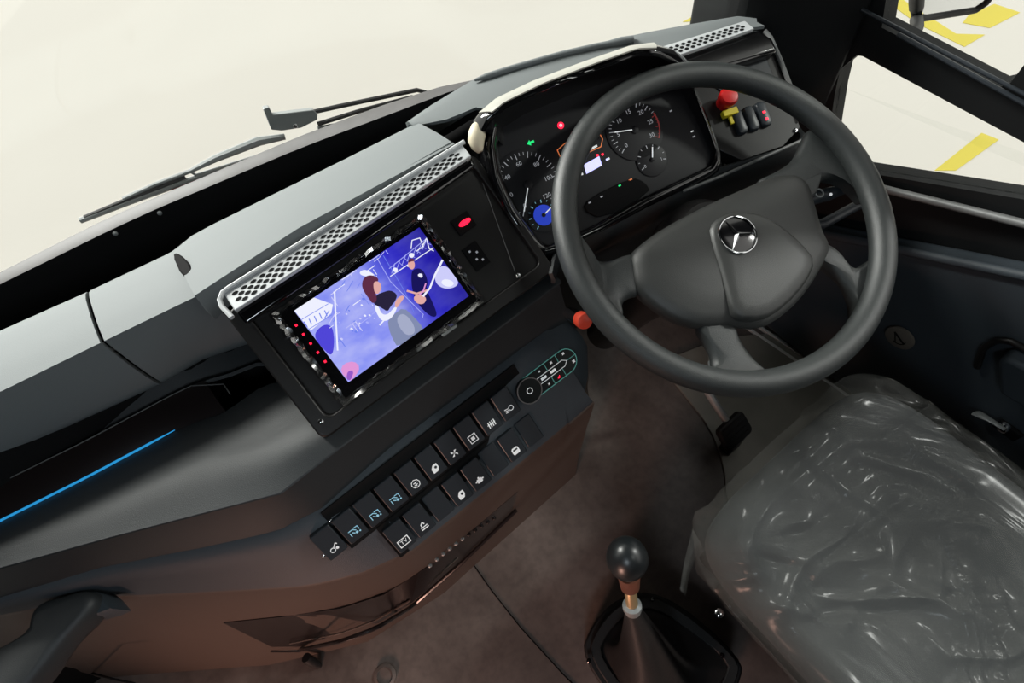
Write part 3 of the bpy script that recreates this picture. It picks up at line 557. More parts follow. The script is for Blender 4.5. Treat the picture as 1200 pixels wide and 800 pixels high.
dial('speed_dial', (619, 216), .046, 235, -55, 36, 3, ['0', '20', '40', '60', '80', '100', '120'], None, 'left dial with speed numbers', (235, .85))
dial('rev_dial', (744, 152), .040, 215, -40, 30, 3, ['0', '5', '10', '15', '20', '25', '30'], .78, 'right dial with a red end scale', (165, .8))
dial('fuel_dial', (764, 187), .022, 200, -20, 8, 2, ['0', '', '1'], None, 'small lower right dial', (65, .8), numsz=.007)
o = dial('temperature_dial', (637, 252), .022, 220, -20, 10, 2, ['', '', ''], None, 'small blue lit dial below the speed dial', (20, .7), mk='iconblue')
a, b_ = CLU.px((637, 252), .002); MB().lathe(CLU, [(.015, .0022), (.015, .0026)], 'dialblue', 24, a, b_).build('lit_face', o)
mb = MB(); q = CLU.poly([(653, 176), (662, 168), (700, 152), (706, 163), (704, 172), (660, 192)]); mb.line(CLU, q, .0012, .0005, 'orange', .0004, True)
mb.line(CLU, CLU.poly([(690, 176), (699, 171)]), .003, .0005, 'white', .0004); mb.prism(CLU, CLU.poly([(684, 193), (702, 183), (705, 194), (687, 204)]), .0005, .001, 'lilac')
mb.text(CLU, 'N', *CLU.px((695, 193)), .010, .0014, 'white')
for p, k in (((700, 182), 'redlamp'), ((706, 181), 'redlamp'), ((703, 190), 'lilac'), ((711, 187), 'lilac'), ((682, 204), 'white'), ((713, 186), 'white')): a, b_ = CLU.px(p); mb.box(CLU, a-.0015, a+.0015, b_-.0015, b_+.0015, .0005, .0011, k)
lab(mb.build('trip_display', cl), 'centre display with orange frame and lilac panel')
for nm, p, k, l in (('warning_lamp', (657, 147), 'redlamp', 'red glowing warning lamp'), ('warning_lamp', (622, 167), 'greenlamp', 'green glowing arrow lamp')):
    a, b_ = CLU.px(p); mb = MB()
    if k == 'redlamp': mb.lathe(CLU, [(.0048, 0), (.0048, .001)], k, 16, a, b_); mb.lathe(CLU, [(.0024, .001), (.0024, .0013)], 'white', 12, a, b_)
    else: mb.prism(CLU, [(a-.006, b_), (a-.001, b_+.004), (a-.001, b_+.0015), (a+.005, b_+.0015), (a+.005, b_-.0015), (a-.001, b_-.0015), (a-.001, b_-.004)], 0, .001, k)
    lab(mb.build(nm, cl), l)
mb = MB()
for p, k in (((690, 238), 'tick'), ((704, 231), 'tick'), ((725, 218), 'greenlamp'), ((738, 211), 'orange'), ((786, 130), 'tick'), ((811, 154), 'white'), ((813, 160), 'tick')): a, b_ = CLU.px(p); MB().box(CLU, a-.002, a+.002, b_-.001, b_+.001, 0, .0045 if p[1] > 205 else .0008, k).build('marker_light', cl)
mb = MB().prism(CLU, smooth2(CLU.poly([(682, 246), (690, 232), (740, 208), (755, 214), (762, 226), (705, 258)]), 1), 0, .004, 'matte'); mb.build('lower_window', cl, bevel=.001)
# ================================================================== LOWER CONSOLE
con = thing('switch_console', (-.45, .1, .35), 'protruding dark console with two rows of rocker keys, below the radio panel', 'console')
R7 = W([(0, 705, .53), (60, 700, .53), (123, 697, .53), (300, 690, .53), (360, 686, .53), (420, 672, .53), (480, 645, .53), (640, 517, .53), (675, 482, .53), (688, 440, .53)])
R7 = W([(20, 716, .53), (123, 699, .53), (300, 690, .53), (360, 686, .53), (420, 672, .53), (482, 645, .53), (640, 517, .53), (672, 490, .53), (688, 455, .535), (689, 420, .54), (680, 392, .55)])
R6c = W([(20, 703, .62), (133, 671, .62), (233, 654, .62), (333, 632, .62), (387, 602, .62), (463, 532, .62), (600, 435, .62), (640, 405, .62), (660, 392, .615), (668, 386, .61), (674, 386, .60)])
def cl_s(P, n): return samp(P, n)
NN = 60
a6 = cl_s([p+V((0, .02, 0)) for p in R6c[:1]]+R6c, NN); a7 = cl_s(R7, NN)
# correspondences by world x on the straight part keep the key plane flat
xc = [R6c[0].x-.45]+lin(R6c[0].x, -.66, 14)+lin(-.64, -.235, 16)
r6 = rx(R6c[:8], xc); r7 = rx(R7[:8], xc)
e6 = [R6c[i] for i in (8, 9, 10)]; e7 = [R7[8], R7[9], R7[10]]
r6 += [onz((655, 396), .615), onz((668, 388), .61), onz((676, 388), .60), onz((681, 392), .59)]; r7 += [onz((668, 494), .53), onz((682, 472), .53), onz((689, 440), .53), onz((688, 405), .54)]
g1 = [p*1 for p in r7]; bot = [p+V((0, .0, -.03)) for p in r7]
front_px = lambda z: None
R8 = W([(0, 800, .0), (200, 800, 0), (320, 778, 0), (430, 752, 0), (520, 695, 0), (620, 605, 0), (668, 545, 0), (690, 480, 0), (692, 455, 0)])
r8 = rx(R8[:6], xc) + [onz((640, 585), 0), onz((660, 550), 0), onz((678, 512), 0), onz((690, 465), 0)]
def prof_con(j):
    a, b2, c_ = r6[j], r7[j], r8[j]; P = [a+V((0, .03, .003)), a, a*.5+b2*.5, b2, b2, b2*.93+c_*.07+V((0, -.002, 0)), b2*.55+c_*.45, b2*.3+c_*.7+V((0, .004, 0)), c_]
    return P
cols = [prof_con(j) for j in range(len(r6))]
top = [chaikin(c_[:4], 1) for c_ in cols]; MB().loft([[c_[i] for c_ in top] for i in range(len(top[0]))], 'console').build('key_shelf', con, solid=.004, sharp=60)
fr_ = [chaikin([c_[3], c_[3]+V((0, -.002, -.004))]+c_[5:], 1) for c_ in cols]; lab(MB().loft([[c_[i] for c_ in fr_] for i in range(len(fr_[0]))], 'lower').build('front_face', con, solid=.004, sharp=60), 'brownish front face of the console')
def on_front(p, j0=0):   # nearest hit of the ray with the front face quads
    best = None
    for j in range(len(r6)-1):
        for A, B, Cc, D in ((r7[j], r7[j+1], r8[j+1], r8[j]),):
            n = (B-A).cross(D-A).normalized(); d = ray(p); t = (A-CAM).dot(n)/d.dot(n); X = CAM+d*t
            s = (X-A).dot(B-A)/(B-A).length_squared
            if -.02 <= s <= 1.02 and 0 < X.z < .6 and (best is None or t < best[0]): best = (t, X, n if n.y < 0 else -n)
    return (best[1], best[2]) if best else (onz(p, .3), V((0, -1, 0)))
# pocket groove and perforated slot on the front face
gp = [(262, 728), (300, 722), (340, 715), (400, 700), (450, 680)]
top_e = [(262, 729), (330, 722), (400, 712), (450, 696), (500, 664), (560, 615), (606, 576)]
bot_e = [(318, 757), (350, 757), (400, 746), (440, 731), (482, 706), (540, 655), (600, 596)]
def fr_pts(ps, off): return samp([on_front(p)[0]+on_front(p)[1]*off for p in ps], 30)
lab(MB().loft([fr_pts(top_e, .001), fr_pts(bot_e, .001)], 'brownblack').build('pocket', con, solid=.002), 'dark recessed pocket in the front face')
MB().tube(fr_pts([(318, 760), (350, 760), (400, 749), (440, 734), (482, 709), (540, 658), (604, 596)], .003), .004, 'brownblack', 8).build('pocket_lip', con)
MB().tube(fr_pts([(340, 751), (400, 739), (440, 724), (478, 702), (535, 652)], .004), .0018, 'lower', 6).build('pocket_bead', con)
for i in range(16):
    t = i/15; p = (466+t*112, 698-t*92-8*math.sin(t*3.1)); X, n = on_front(p); f2 = Fr(X, (1, 0, 0), V((0, 0, 1)))
    MB().lathe(Fr(X+n*.004, (1, 0, 0), (0, 0, 1)), [(.0035, -.003), (.004, 0), (.0025, .002)], 'steel' if i < 11 else 'brownblack', 8).build('vent_bead', con)
X = onz((0, 0), .3)
MB().tube([on_front(p)[0]+on_front(p)[1]*.001 for p in [(62, 766), (85, 775), (105, 787), (130, 794), (158, 800)]], .002, 'matte', 6).build('panel_gap', con)
# keys
DA = .0345; a1 = SHE.px((391, 640))[0]; b1 = -.047; a2 = SHE.px((471, 630))[0]; b2r = -.107
def icon(mb, kind, a, b, k):
    h = .0072; f = SHE; s = .0055
    def ln(pts, w=.0011, cl_=False): mb.line(f, [(a+x*s, b+y*s) for x, y in pts], w, h, k, .0004, cl_)
    def pg(pts): mb.flat(f, [(a+x*s, b+y*s) for x, y in pts], h+.0003, k)
    circ = lambda cx, cy, r, n=12: [(cx+r*math.cos(i*2*math.pi/n), cy+r*math.sin(i*2*math.pi/n)) for i in range(n)]
    if kind == 'tv': ln([(-1.5, -1), (1.5, -1), (1.5, 1), (-1.5, 1)], .0013, True); mb.text(f, 'TV', a, b, .0088, h+.0003, k)
    elif kind == 'lamp': ln([(-1.3, .9), (-.2, .9), (.5, .2)], cl_=False); ln([(-1.2, -.6), (-1.2, .4)]); ln([(.2, 1), (1.3, 1), (1.3, 0)]); pg(circ(.4, -.4, .35)); ln([(-.6, .2), (-.1, -.3)]); pg([(1, -.4), (1.4, -.4), (1.4, -.8), (1, -.8)])
    elif kind == 'door': pg([(-1, -1.1), (.4, -1.1), (1, -.2), (1, 1.1), (-.2, 1.1), (-1, .2)]); mb.flat(f, [(a+x*s, b+y*s) for x, y in circ(.3, .2, .38)], h+.0006, 'key')
    elif kind == 'square': ln([(-1.1, -1.1), (1.1, -1.1), (1.1, 1.1), (-1.1, 1.1)], .0012, True); pg([(-.5, -.5), (.5, -.5), (.5, .5), (-.5, .5)])
    elif kind == 'fan': 
        for q in range(4): t = q*1.57+.6; pg([(0, 0), (1.2*math.cos(t), 1.2*math.sin(t)), (.9*math.cos(t+.6), .9*math.sin(t+.6))])
    elif kind == 'octagon': ln(circ(0, 0, 1.15, 8), .001, True); ln([(-.5, .3), (.5, .3)]); ln([(-.5, -.3), (.4, -.3)]); ln([(0, .3), (0, -.7)])
    elif kind == 'fog': ln(circ(.6, .2, .7, 10), .001, True); [ln([(-1.3, y), (-.3, y-.2)]) for y in (.7, .2, -.3)]
    elif kind == 'lines': [ln([(x, -.8), (x+.15, .8)], .0015) for x in (-.9, -.3, .3, .9)]; ln([(-1.2, .1), (1.2, .1)])
    elif kind == 'bus': pg([(-.9, -1), (.9, -1), (1.1, -.6), (1.1, .7), (.7, 1.1), (-.7, 1.1), (-1.1, .7), (-1.1, -.6)]); mb.flat(f, [(a+x*s, b+y*s) for x, y in [(-.7, .1), (.7, .1), (.7, .6), (-.7, .6)]], h+.0006, 'key')
    elif kind == 'engine': pg([(-.9, -.7), (.7, -.7), (.7, -.2), (1.2, -.2), (1.2, .2), (.7, .2), (.7, .5), (.2, .5), (.2, 1), (-.3, 1), (-.3, .5), (-.9, .5)]); pg([(-1.4, -.2), (-.9, -.2), (-.9, .1), (-1.4, .1)])
    elif kind == 'tap': ln([(-1, -.9), (1, -.9)], .0016); ln([(-.9, -.3), (.9, -.3)], .0014); ln([(-.6, -.3), (-.5, .6), (.1, 1), (.4, .4)], .0014)
    elif kind == 'key': ln(circ(-.4, -.3, .6, 10), .001, True); ln([(0, .1), (1, 1), (1.3, .6)]); pg(circ(.8, -.4, .4))
row1 = ['key', 'lamp', 'lamp', 'lamp', 'octagon', 'door', 'fan', 'square', 'lines', 'fog']; row2 = ['tv', 'tap', None, 'door', 'engine', None, 'bus', None]
words = dict(key='key and dot', lamp='lamp', octagon='octagon', door='door', fan='fan', square='framed square', lines='wavy lines', fog='fog lamp', tv='TV', tap='tap', engine='engine', bus='bus front')
mb = MB(); mb.box(SHE, a1+DA*.45, a1+DA*10.3, b1-.024, b1+.048, -.001, .0012, 'matte'); mb.box(SHE, a2-DA*.55, a2+DA*7.6, b2r-.024, b2r+.040, -.001, .0012, 'matte'); mb.build('key_frame', con, bevel=.001)
for row, bb, aa in ((row1, b1, a1), (row2, b2r, a2)):
    for i, kd in enumerate(row):
        if i == 2 and aa is a2: pass
        a = aa+DA*i; b_ = bb
        pr_ = rrect(a-.0148, a+.0148, b_-.0165, b_+.031, .002, 3)
        mb = MB(); n = len(pr_); hfun = lambda y: (.0058+.0035*max(0, (y-(b_-.002))/.033)) if kd else .0045
        L_ = [[SHE.P(x, y, -.001) for x, y in pr_], [SHE.P(x, y, hfun(y)-.001) for x, y in pr_], [SHE.P(a+(x-a)*.93, b_+.007+(y-b_-.007)*.95, hfun(y)) for x, y in pr_]]
        mb.loft(L_, 'key', True, True)
        o = mb.build('rocker_key', con, sharp=25); 
        if kd: 
            lab(o, 'rocker key with %s symbol%s' % (words[kd], {1: ', left of three', 2: ', middle of three', 3: ', right of three'}.get(i, '') if kd == 'lamp' else (', upper row' if kd == 'door' and aa is a1 else ', lower row' if kd == 'door' else '')))
            im_ = MB(); icon(im_, kd, a, b_-.003, 'iconblue' if kd == 'lamp' else 'icon'); im_.build('symbol', o)
        else: lab(o, 'blank key')
for p in [(387, 610), (380, 650)]: a, b_ = SHE.px(p); MB().lathe(SHE, [(.003, 0), (.003, .002), (.001, .003)], 'chrome', 10, a, b_).build('screw', con)
# ---- round-ended control pad
cp = thing('control_pad', SHE.w((640, 440)), 'long round-ended backlit control pad with a round knob at its left end', 'control pad')
ca, cb = SHE.px((617.5, 456)); ea, eb = SHE.px((661, 423)); t = math.atan2(eb-cb, ea-ca); Lg = math.hypot(ea-ca, eb-cb); PD = Fr(SHE.P(ca, cb, 0), SHE.u*math.cos(t)+SHE.v*math.sin(t), SHE.v*math.cos(t)-SHE.u*math.sin(t))
rr_ = .0215
cap = [(0, -rr_*.92)]+[(Lg+rr_*.92*math.cos(R(s)), rr_*.92*math.sin(R(s))) for s in range(-90, 91, 15)]+[(0, rr_*.92)]
lab(MB().prism(PD, cap, 0, .004, 'padblack').build('pad_body', cp, bevel=.001), 'gloss black pad')
mb = MB().line(PD, cap, .0013, .0041, 'teal', .0006); iw = .0055
inner = [(rr_*.9, -iw), (Lg-.004, -iw), (Lg+.003, 0), (Lg-.004, iw), (rr_*.9, iw)]; mb.line(PD, inner, .001, .0041, 'icon', .0006)
for x in (.042, .064): mb.line(PD, [(x, iw), (x, rr_*.92)], .001, .0041, 'teal', .0005); mb.line(PD, [(x, -iw), (x, -rr_*.92)], .001, .0041, 'teal', .0005)
mb.line(PD, [(Lg+.003, 0), (Lg+rr_*.9, 0)], .001, .0041, 'teal', .0005); mb.build('guide_line', cp)
mb = MB()
for x, y, s in ((.030, .013, .002), (.053, .013, .0028), (.077, .013, .003), (.086, -.008, .0036), (.033, -.013, .0022)): mb.prism(PD, [(x+s*math.cos(k*.785)*(1 if k % 2 else .5), y+s*math.sin(k*.785)*(1 if k % 2 else .5)) for k in range(8)], .0041, .0048, 'icon')
mb.box(PD, .026, .036, -.002, .002, .0041, .0048, 'white'); mb.box(PD, .044, .054, -.002, .002, .0041, .0048, 'white'); mb.prism(PD, [(.050, -.015), (.055, -.012), (.053, -.016)], .0041, .0048, 'redlamp'); mb.build('symbol', cp)
mb = MB().lathe(PD, [(rr_*.95, .003), (rr_*.95, .009), (rr_*.88, .0105), (rr_*.5, .0105)], 'padblack', 36); mb.line(PD, [(rr_*.93*math.cos(R(s)), rr_*.93*math.sin(R(s))) for s in range(0, 360, 12)], .0016, .0098, 'rail', .0014, True); mb.line(PD, [(.0045*math.cos(R(s)), .0045*math.sin(R(s))) for s in range(0, 360, 30)], .0012, .0105, 'icon', .0006, True); lab(mb.build('knob', cp), 'round black knob with pale ring')
# ---- red valve button
pb = thing('pull_knob', (onz((684, 372), .66)), 'small coral red push knob on a chrome collar left of the steering wheel', 'knob')
X = onz((683, 375), .69); F5 = tilted(X, 8, 50)
lab(MB().lathe(F5, [(.010, -.045), (.010, -.012), (.0115, -.008)], 'chrome', 20).build('collar', pb), 'chrome collar'); lab(MB().lathe(F5, [(.0115, -.008), (.0125, .002), (.011, .008), (.006, .010)], 'redsoft', 24).build('knob_cap', pb), 'coral red cap')
# ================================================================== STEERING
sw = thing('steering_wheel', (0, 0, .78), 'large dark grey four-spoke steering wheel with a star emblem on its hub', 'steering wheel')
RR = .2185; rim = MB().tube([WHE.P(RR*math.cos(R(s)), RR*math.sin(R(s)), 0) for s in range(0, 360, 4)], .0168, 'wheel', 20, closed=True); rim.build('rim', sw, sharp=60)
H = -.012
def spoke(ps, k='wheel', h=H, t=.02, nm='spoke'):
    q = smooth2(WHE.poly(ps, h), 2); return MB().dome(WHE, q, [(.006, h-t), (0, h-t*.5), (.0, h-.004), (.003, h), (.008, h+.003), (.02, h+.004)], k).build(nm, sw, sharp=50)
spoke([(664, 258), (682, 278), (690, 298), (708, 308), (740, 295), (752, 300), (752, 345), (738, 347), (728, 356), (733, 376), (712, 376), (682, 340), (662, 300)])
spoke([(880, 214), (912, 200), (932, 186), (940, 168), (950, 145), (985, 160), (1015, 205), (1022, 240), (1010, 224), (992, 209), (971, 206), (957, 215), (957, 232), (930, 235)])
spoke([(958, 280), (976, 287), (992, 306), (1008, 316), (1024, 300), (1040, 300), (1036, 350), (1015, 388), (1006, 376), (1006, 358), (994, 335), (968, 308), (950, 300)])
spoke([(812, 372), (860, 372), (868, 398), (888, 424), (908, 440), (890, 460), (830, 458), (824, 440), (838, 430), (832, 405)])
pad = [(739, 297), (752, 284), (777, 266), (829, 238), (880, 216), (908, 204), (930, 202), (942, 206), (951, 217), (958, 240), (966, 268), (976, 288), (970, 304), (950, 338), (925, 366), (895, 384), (860, 381), (822, 384), (790, 374), (762, 354), (744, 336), (741, 315)]
q = smooth2(WHE.poly(pad, -.006), 1)
lab(MB().dome(WHE, q, [(.02, -.05), (.004, -.032), (0, -.018), (.001, -.010), (.006, -.004), (.02, .001), (.05, .005), (.08, .006)], 'pad').build('hub_pad', sw, sharp=50), 'broad padded hub cover')
lobe = [(831, 264), (845, 252), (868, 247), (895, 252), (920, 268), (942, 288), (956, 306), (945, 332), (920, 360), (893, 376), (860, 374), (851, 345), (842, 312), (833, 285)]
q = smooth2(WHE.poly(lobe, .006), 1); lab(MB().dome(WHE, q, [(0, -.002), (.001, .007), (.006, .0105), (.02, .012), (.04, .012)], 'pad').build('hub_centre', sw, sharp=50), 'raised centre of the hub')
ea, eb = WHE.px((864, 275), .013); er = .0252; mb = MB(); mb.tube([WHE.P(ea+er*math.cos(R(s)), eb+er*math.sin(R(s)), .014) for s in range(0, 360, 10)], .0013, 'chrome', 8, closed=True)
mb.lathe(WHE, [(er, .010), (er, .0125), (er*.9, .013)], 'piano', 36, ea, eb)
for i in range(3):
    t = R(90+i*120); d = (math.cos(t), math.sin(t)); pn_ = (-d[1], d[0]); tip = (ea+d[0]*er*.97, eb+d[1]*er*.97); w = .0036
    mb.add([WHE.P(*tip, .0138), WHE.P(ea+pn_[0]*w, eb+pn_[1]*w, .0135), WHE.P(ea-pn_[0]*w, eb-pn_[1]*w, .0135), WHE.P(ea, eb, .0175)], [[0, 1, 3], [0, 3, 2], [0, 2, 1], [1, 2, 3]], 'chrome')
lab(mb.build('emblem', sw, sharp=20), 'chrome three-pointed star in a ring')
sc = thing('steering_column', (0, .08, .55), 'black steering column cowl under the wheel with a stalk on its right', 'steering column')
mb = MB(); ax = WHE.n; 
mb.lathe(Fr(WHE.P(0, 0, -.06), WHE.u, WHE.v), [(.045, .02), (.06, .0), (.065, -.06), (.06, -.14), (.045, -.30), (.04, -.55)], 'fascia', 28); mb.build('cowl', sc)
st_ = [V(WHE.P(.03, 0, -.07)), WHE.w((953, 232), -.045), WHE.w((975, 226), -.04), WHE.w((1005, 214), -.035), WHE.w((1026, 206), -.03)]
MB().tube(samp(st_, 20), [.010]*6+[.013]*5+[.010]*3+[.0085]*4+[.011]*2, 'key', 14).build('stalk', sc)
mb = MB(); X = WHE.w((960, 226), -.026); FS = Fr(X, WHE.u, WHE.v); mb.tube([FS.P(.006*math.cos(R(s)), .006*math.sin(R(s))) for s in range(0, 360, 20)], .0012, 'steel', 6, closed=True); X2 = WHE.w((973, 228), -.026); mb.lathe(Fr(X2, WHE.u, WHE.v), [(.002, 0), (.002, .002)], 'white', 8); mb.build('stalk_marking', sc)
MB().tube([WHE.P(.05, -.01, -.10), WHE.w((965, 262), -.075), WHE.w((1000, 243), -.07), WHE.w((1012, 238), -.07)], [.008, .008, .0075, .0065], 'key', 12).build('lower_stalk', sc)
# ================================================================== WIPERS (outside, below the glass)
WP = Fr((-.73, .84, .6), V((.73, -.11, 0)), V((0, .25, 1)))
def wp(ps, off=0): return [WP.w(p, off) for p in ps]
wi = thing('windscreen_wiper', WP.w((340, 140)), 'grey wiper arm with long blade lying below the windscreen', 'wiper')
MB().tube(wp([(95, 258), (150, 235), (240, 199), (300, 178), (347, 163), (400, 143), (465, 113)]), .0055, 'steel', 8).build('blade', wi)
MB().tube(wp([(100, 254), (150, 231), (215, 203)]), .004, 'rubber', 8).build('blade_rubber', wi)
mb = MB(); mb.tube(wp([(144, 231), (180, 213), (221, 196)]), .004, 'steel', 8); mb.tube(wp([(221, 196), (250, 180), (300, 158), (330, 152)]), [.004, .007, .009, .006], 'steel', 8); mb.tube(wp([(221, 196), (228, 201), (305, 174), (345, 160)]), .0035, 'steel', 8); mb.build('blade_yoke', wi)
WQ = Fr(WP.w((340, 140), 0), WP.u, WP.v)
mb = MB().prism(WQ, WQ.poly([(309, 126), (316, 124), (320, 133), (366, 126), (371, 131), (370, 138), (352, 148), (330, 152), (318, 151)]), -.008, .008, 'steel'); mb.box(WQ, *[0, .008, 0, .008], .008, .012, 'chrome'); mb.build('arm_joint', wi, bevel=.0015)
MB().tube(wp([(320, 132), (400, 112), (484, 92), (518, 101)]), .0045, 'rubber', 8).build('arm', wi)
MB().tube(wp([(368, 136), (420, 118), (478, 101), (500, 105)]), .0045, 'rubber', 8).build('arm_link', wi)
MB().tube(wp([(368, 141), (430, 128), (470, 116)]), .004, 'steel', 8).build('blade_back', wi)
b = MB(); b.loft([wp([(200, 228), (300, 188), (400, 146), (450, 121), (520, 103)]), (re_ := wp([(200, 217), (300, 177), (400, 135), (450, 112), (520, 96)], .004)), [V((p.x, p.y, -.9)) for p in re_]], 'redpaint'); tag(b.build('body_edge', solid=.004), 'red painted front body panel, only its narrow top edge showing under the wiper', 'body panel')
# ================================================================== MIRROR outside right window
mi = thing('side_mirror', (.72, .15, .68), 'black framed outside mirror beyond the upper side window', 'mirror')
MIR = Fr(onx((1115, 5), .74), (.884, -.468, 0), (-.072, -.137, .988))
pm = [MIR.w(p, 0) for p in [(1070, -30), (1069, 5), (1073, 20), (1085, 21), (1143, 12), (1155, 4), (1166, -10), (1170, -30)]]
MB().tube(samp(pm, 40), .006, 'rubber', 10).build('frame', mi)
mb = MB(); mb.add([MIR.w(p, 0) for p in ((1083, 20), (1146, 11), (1166, -12), (1169, -32), (1078, -32))], [[0, 1, 2, 3, 4]], 'chrome'); mb.build('mirror_glass', mi, solid=.003)
MB().tube([MIR.w((1076, -30), .006), MIR.w((1074, 8), .006), MIR.w((1074, 22), .0), onx((1075, 32), .60), onx((1064, 52), .478)], [.012, .012, .011, .010, .008], 'rubber', 10).build('bracket', mi)
# ================================================================== SIDE WALL DETAILS
FW2 = Fr((.43, 0, 0), (0, -1, 0), (0, 0, 1))
def wy(ps, x): return [yz(p, x) for p in ps]
sp_ = thing('door_lining', (.43, 0, .25), 'dark moulded lower side panel with a raised top ledge beside the driver', 'side panel')
lq = wy([(1046, 290), (1200, 322)], .40); e0, e1_ = lq; sl2 = (e1_[1]-e0[1])/(e1_[0]-e0[0])
FP = Fr((.4395, 0, 0), (0, -1, 0), (0, 0, 1))
aL, aR = -.32, 1.3; top_ = [(aL, e0[1]+sl2*(aL-e0[0])), (aR, e0[1]+sl2*(.45-e0[0]))]
mb = MB(); pts = [(-.32, .02), (1.3, .02), (1.3, top_[1][1]), (.45, e0[1]+sl2*(.45-e0[0])), top_[0]]
mb.prism(FP, pts, 0, .04, 'console'); mb.build('panel', sp_, bevel=.012, seg=4)
aa = top_[0]; MB().tube([V((.40, -aa[0], aa[1]-.001)), V((.40, -.45, e0[1]+sl2*(.45-e0[0])-.001))], .009, 'console', 10).build('ledge', sp_)
# belt rail under the glass
b0_, b1_ = wy([(1018, 213), (1200, 256)], .42); 
for (pA, pB, xx, r_, k, nm, lb) in (((1015, 216), (1200, 262), .425, .007, 'rail', 'belt_rail', 'grey ribbed metal rail below the quarter window'), ((1050, 32), (1200, 110), .428, .003, 'key', 'window_rail', 'dull metal slide rail below the upper side window')):
    A, B = onx(pA, xx), onx(pB, xx); A2 = A+(A-B)*.3; B2 = B+(B-A)*1.2; o = MB().tube([A2, B2], r_, k, 10).build(nm); tag(o, lb, 'rail')
A, B = onx((1052, 40), .43), onx((1200, 121), .43); tag(MB().tube([A, B+(B-A)], .0035, 'key', 8).build('window_seal'), 'black rubber seal running under the window slide rail', 'seal')
# round badge
X = onx((1055, 395), .395); FB = Fr(X, (0, -1, 0), (0, 0, 1)); FB = Fr(X, (0, -1, 0), (0, 0, 1)); FB.n = V((-1, 0, 0))
bd = thing('round_badge', X, 'round bronze grey badge with an arrow mark on the side panel', 'badge')
mb = MB().lathe(FB, [(.028, -.001), (.028, .004), (.024, .0055)], 'badge', 32); mb.build('disc', bd)
mb = MB(); mb.line(FB, [(-.013, .010), (.012, -.003)], .004, .0056, 'matte', .0006); mb.line(FB, [(-.013, .010), (-.001, -.012)], .002, .0056, 'matte', .0006); mb.line(FB, [(.014*math.cos(R(s)), .014*math.sin(R(s))) for s in range(-110, 20, 12)], .002, .0056, 'matte', .0006); lab(mb.build('arrow_mark', bd), 'black arrow mark')
# door pull / pocket and latch
dp = thing('side_pocket', onx((1180, 440), .385), 'dark moulded pocket box on the side panel at the right edge', 'pocket')
F9 = Fr((.40, 0, 0), (0, -1, 0), (0, 0, 1)); q = [yz(p, .375) for p in [(1172, 418), (1184, 416), (1215, 432), (1215, 480), (1174, 458)]]
F9.n = V((-1, 0, 0)); mb = MB().prism(F9, q, -.002, .035, 'console'); mb.build('box', dp, bevel=.008, seg=3)
qq = [onx(p, .392) for p in [(1145, 430), (1152, 408), (1168, 398), (1185, 400), (1215, 416)]]; MB().tube(samp(qq, 16), .006, 'fascia', 10).build('rim', dp)
lt = thing('latch_handle', onx((1165, 498), .39), 'small chrome latch lever on the side panel beside the seat', 'latch')
p0, p1, p2 = onx((1144, 484), .385), onx((1160, 492), .375), onx((1178, 503), .372)
lab(MB().tube([p0, p0*.6+p1*.4, p1, p2], [.010, .009, .006, .005], 'steel', 12, flat=.5).build('lever', lt), 'steel lever'); F10 = Fr(onx((1178, 499), .385), (0, -1, 0), (0, 0, 1)); F10.n = V((-1, 0, 0))
MB().lathe(F10, [(.010, 0), (.010, .008), (.007, .013), (.003, .014)], 'chrome', 20).build('pivot', lt); MB().box(F10, -.012, .03, -.022, .006, -.006, .002, 'matte').build('recess', lt, bevel=.002)
# floor strips
A, B = onz((930, 408), .012), onz((1015, 465), .012); d_ = (B-A).normalized()
for off, nm, lb in ((0, 'sill_strip', 'outer bright aluminium strip on the floor along the side wall'), (-.022, 'sill_strip', 'inner bright aluminium strip on the floor along the side wall')):
    P0, P1 = A-d_*.25+V((off, 0, 0)), B+d_*.7+V((off, 0, 0)); s_ = d_.cross(V((0, 0, 1)))
    fs = Fr(P0-V((0, 0, .012)), d_, V((0, 0, 1)).cross(d_)); tag(MB().box(fs, 0, (P1-P0).length, -.004, .004, 0, .010 if not off else .007, 'sill').build(nm, bevel=.001), lb, 'metal strip', 'sill strips')
# ================================================================== GEAR LEVER
gl_ = thing('gear_lever', onz((760, 760), .12), 'gear lever with black egg-shaped knob and leather gaiter in a screwed frame', 'gear lever')
GZ = .14; FG = Fr((0, 0, GZ), (1, 0, 0), (0, 1, 0))
gc = FG.poly([(716, 708), (770, 696), (866, 772), (850, 850), (760, 850), (688, 772)])
c0 = FG.px((735, 700)); c1 = FG.px((868, 775)); c2 = FG.px((690, 762))
ax0, ax1 = c2[0]+.008, c0[0]+.125; ay1 = c0[1]+.01; ay0 = ay1-.23
FGo = rrect(ax0, ax1, ay0, ay1, .03, 7); FGi = rrect(ax0+.022, ax1-.022, ay0+.022, ay1-.022, .02, 7)
gq = [FG.px(p) for p in [(700, 735), (728, 705), (775, 697), (868, 772), (862, 800), (830, 860), (760, 860), (687, 770)]]
def inset(P, d):
    cx = sum(p[0] for p in P)/len(P); cy = sum(p[1] for p in P)/len(P); return [(cx+(a-cx)*(1-d/math.hypot(a-cx, b2-cy)), cy+(b2-cy)*(1-d/math.hypot(a-cx, b2-cy))) for a, b2 in P]
G0 = smooth2(gq, 2); Gi = inset(G0, .020)
frame_ring(mbg := MB(), FG, G0, Gi, -.02, .006, 'rubber'); mbg.build('base_frame', gl_, bevel=.002, sharp=50)
tag(MB().prism(FG, inset(G0, -.012), -GZ-.0, -.019, 'rubber').build('shift_plinth', bevel=.004), 'low black plinth on the cab floor carrying the gear lever frame', 'plinth')
for p in [(690, 774), (764, 702), (846, 768)]: a, b_ = FG.px(p, .006); MB().lathe(FG, [(.0045, .005), (.0045, .008), (.002, .010)], 'piano', 12, a, b_).build('screw', gl_)
KT = onz((738, 690), .44); kn = onz((735, 655), .50)
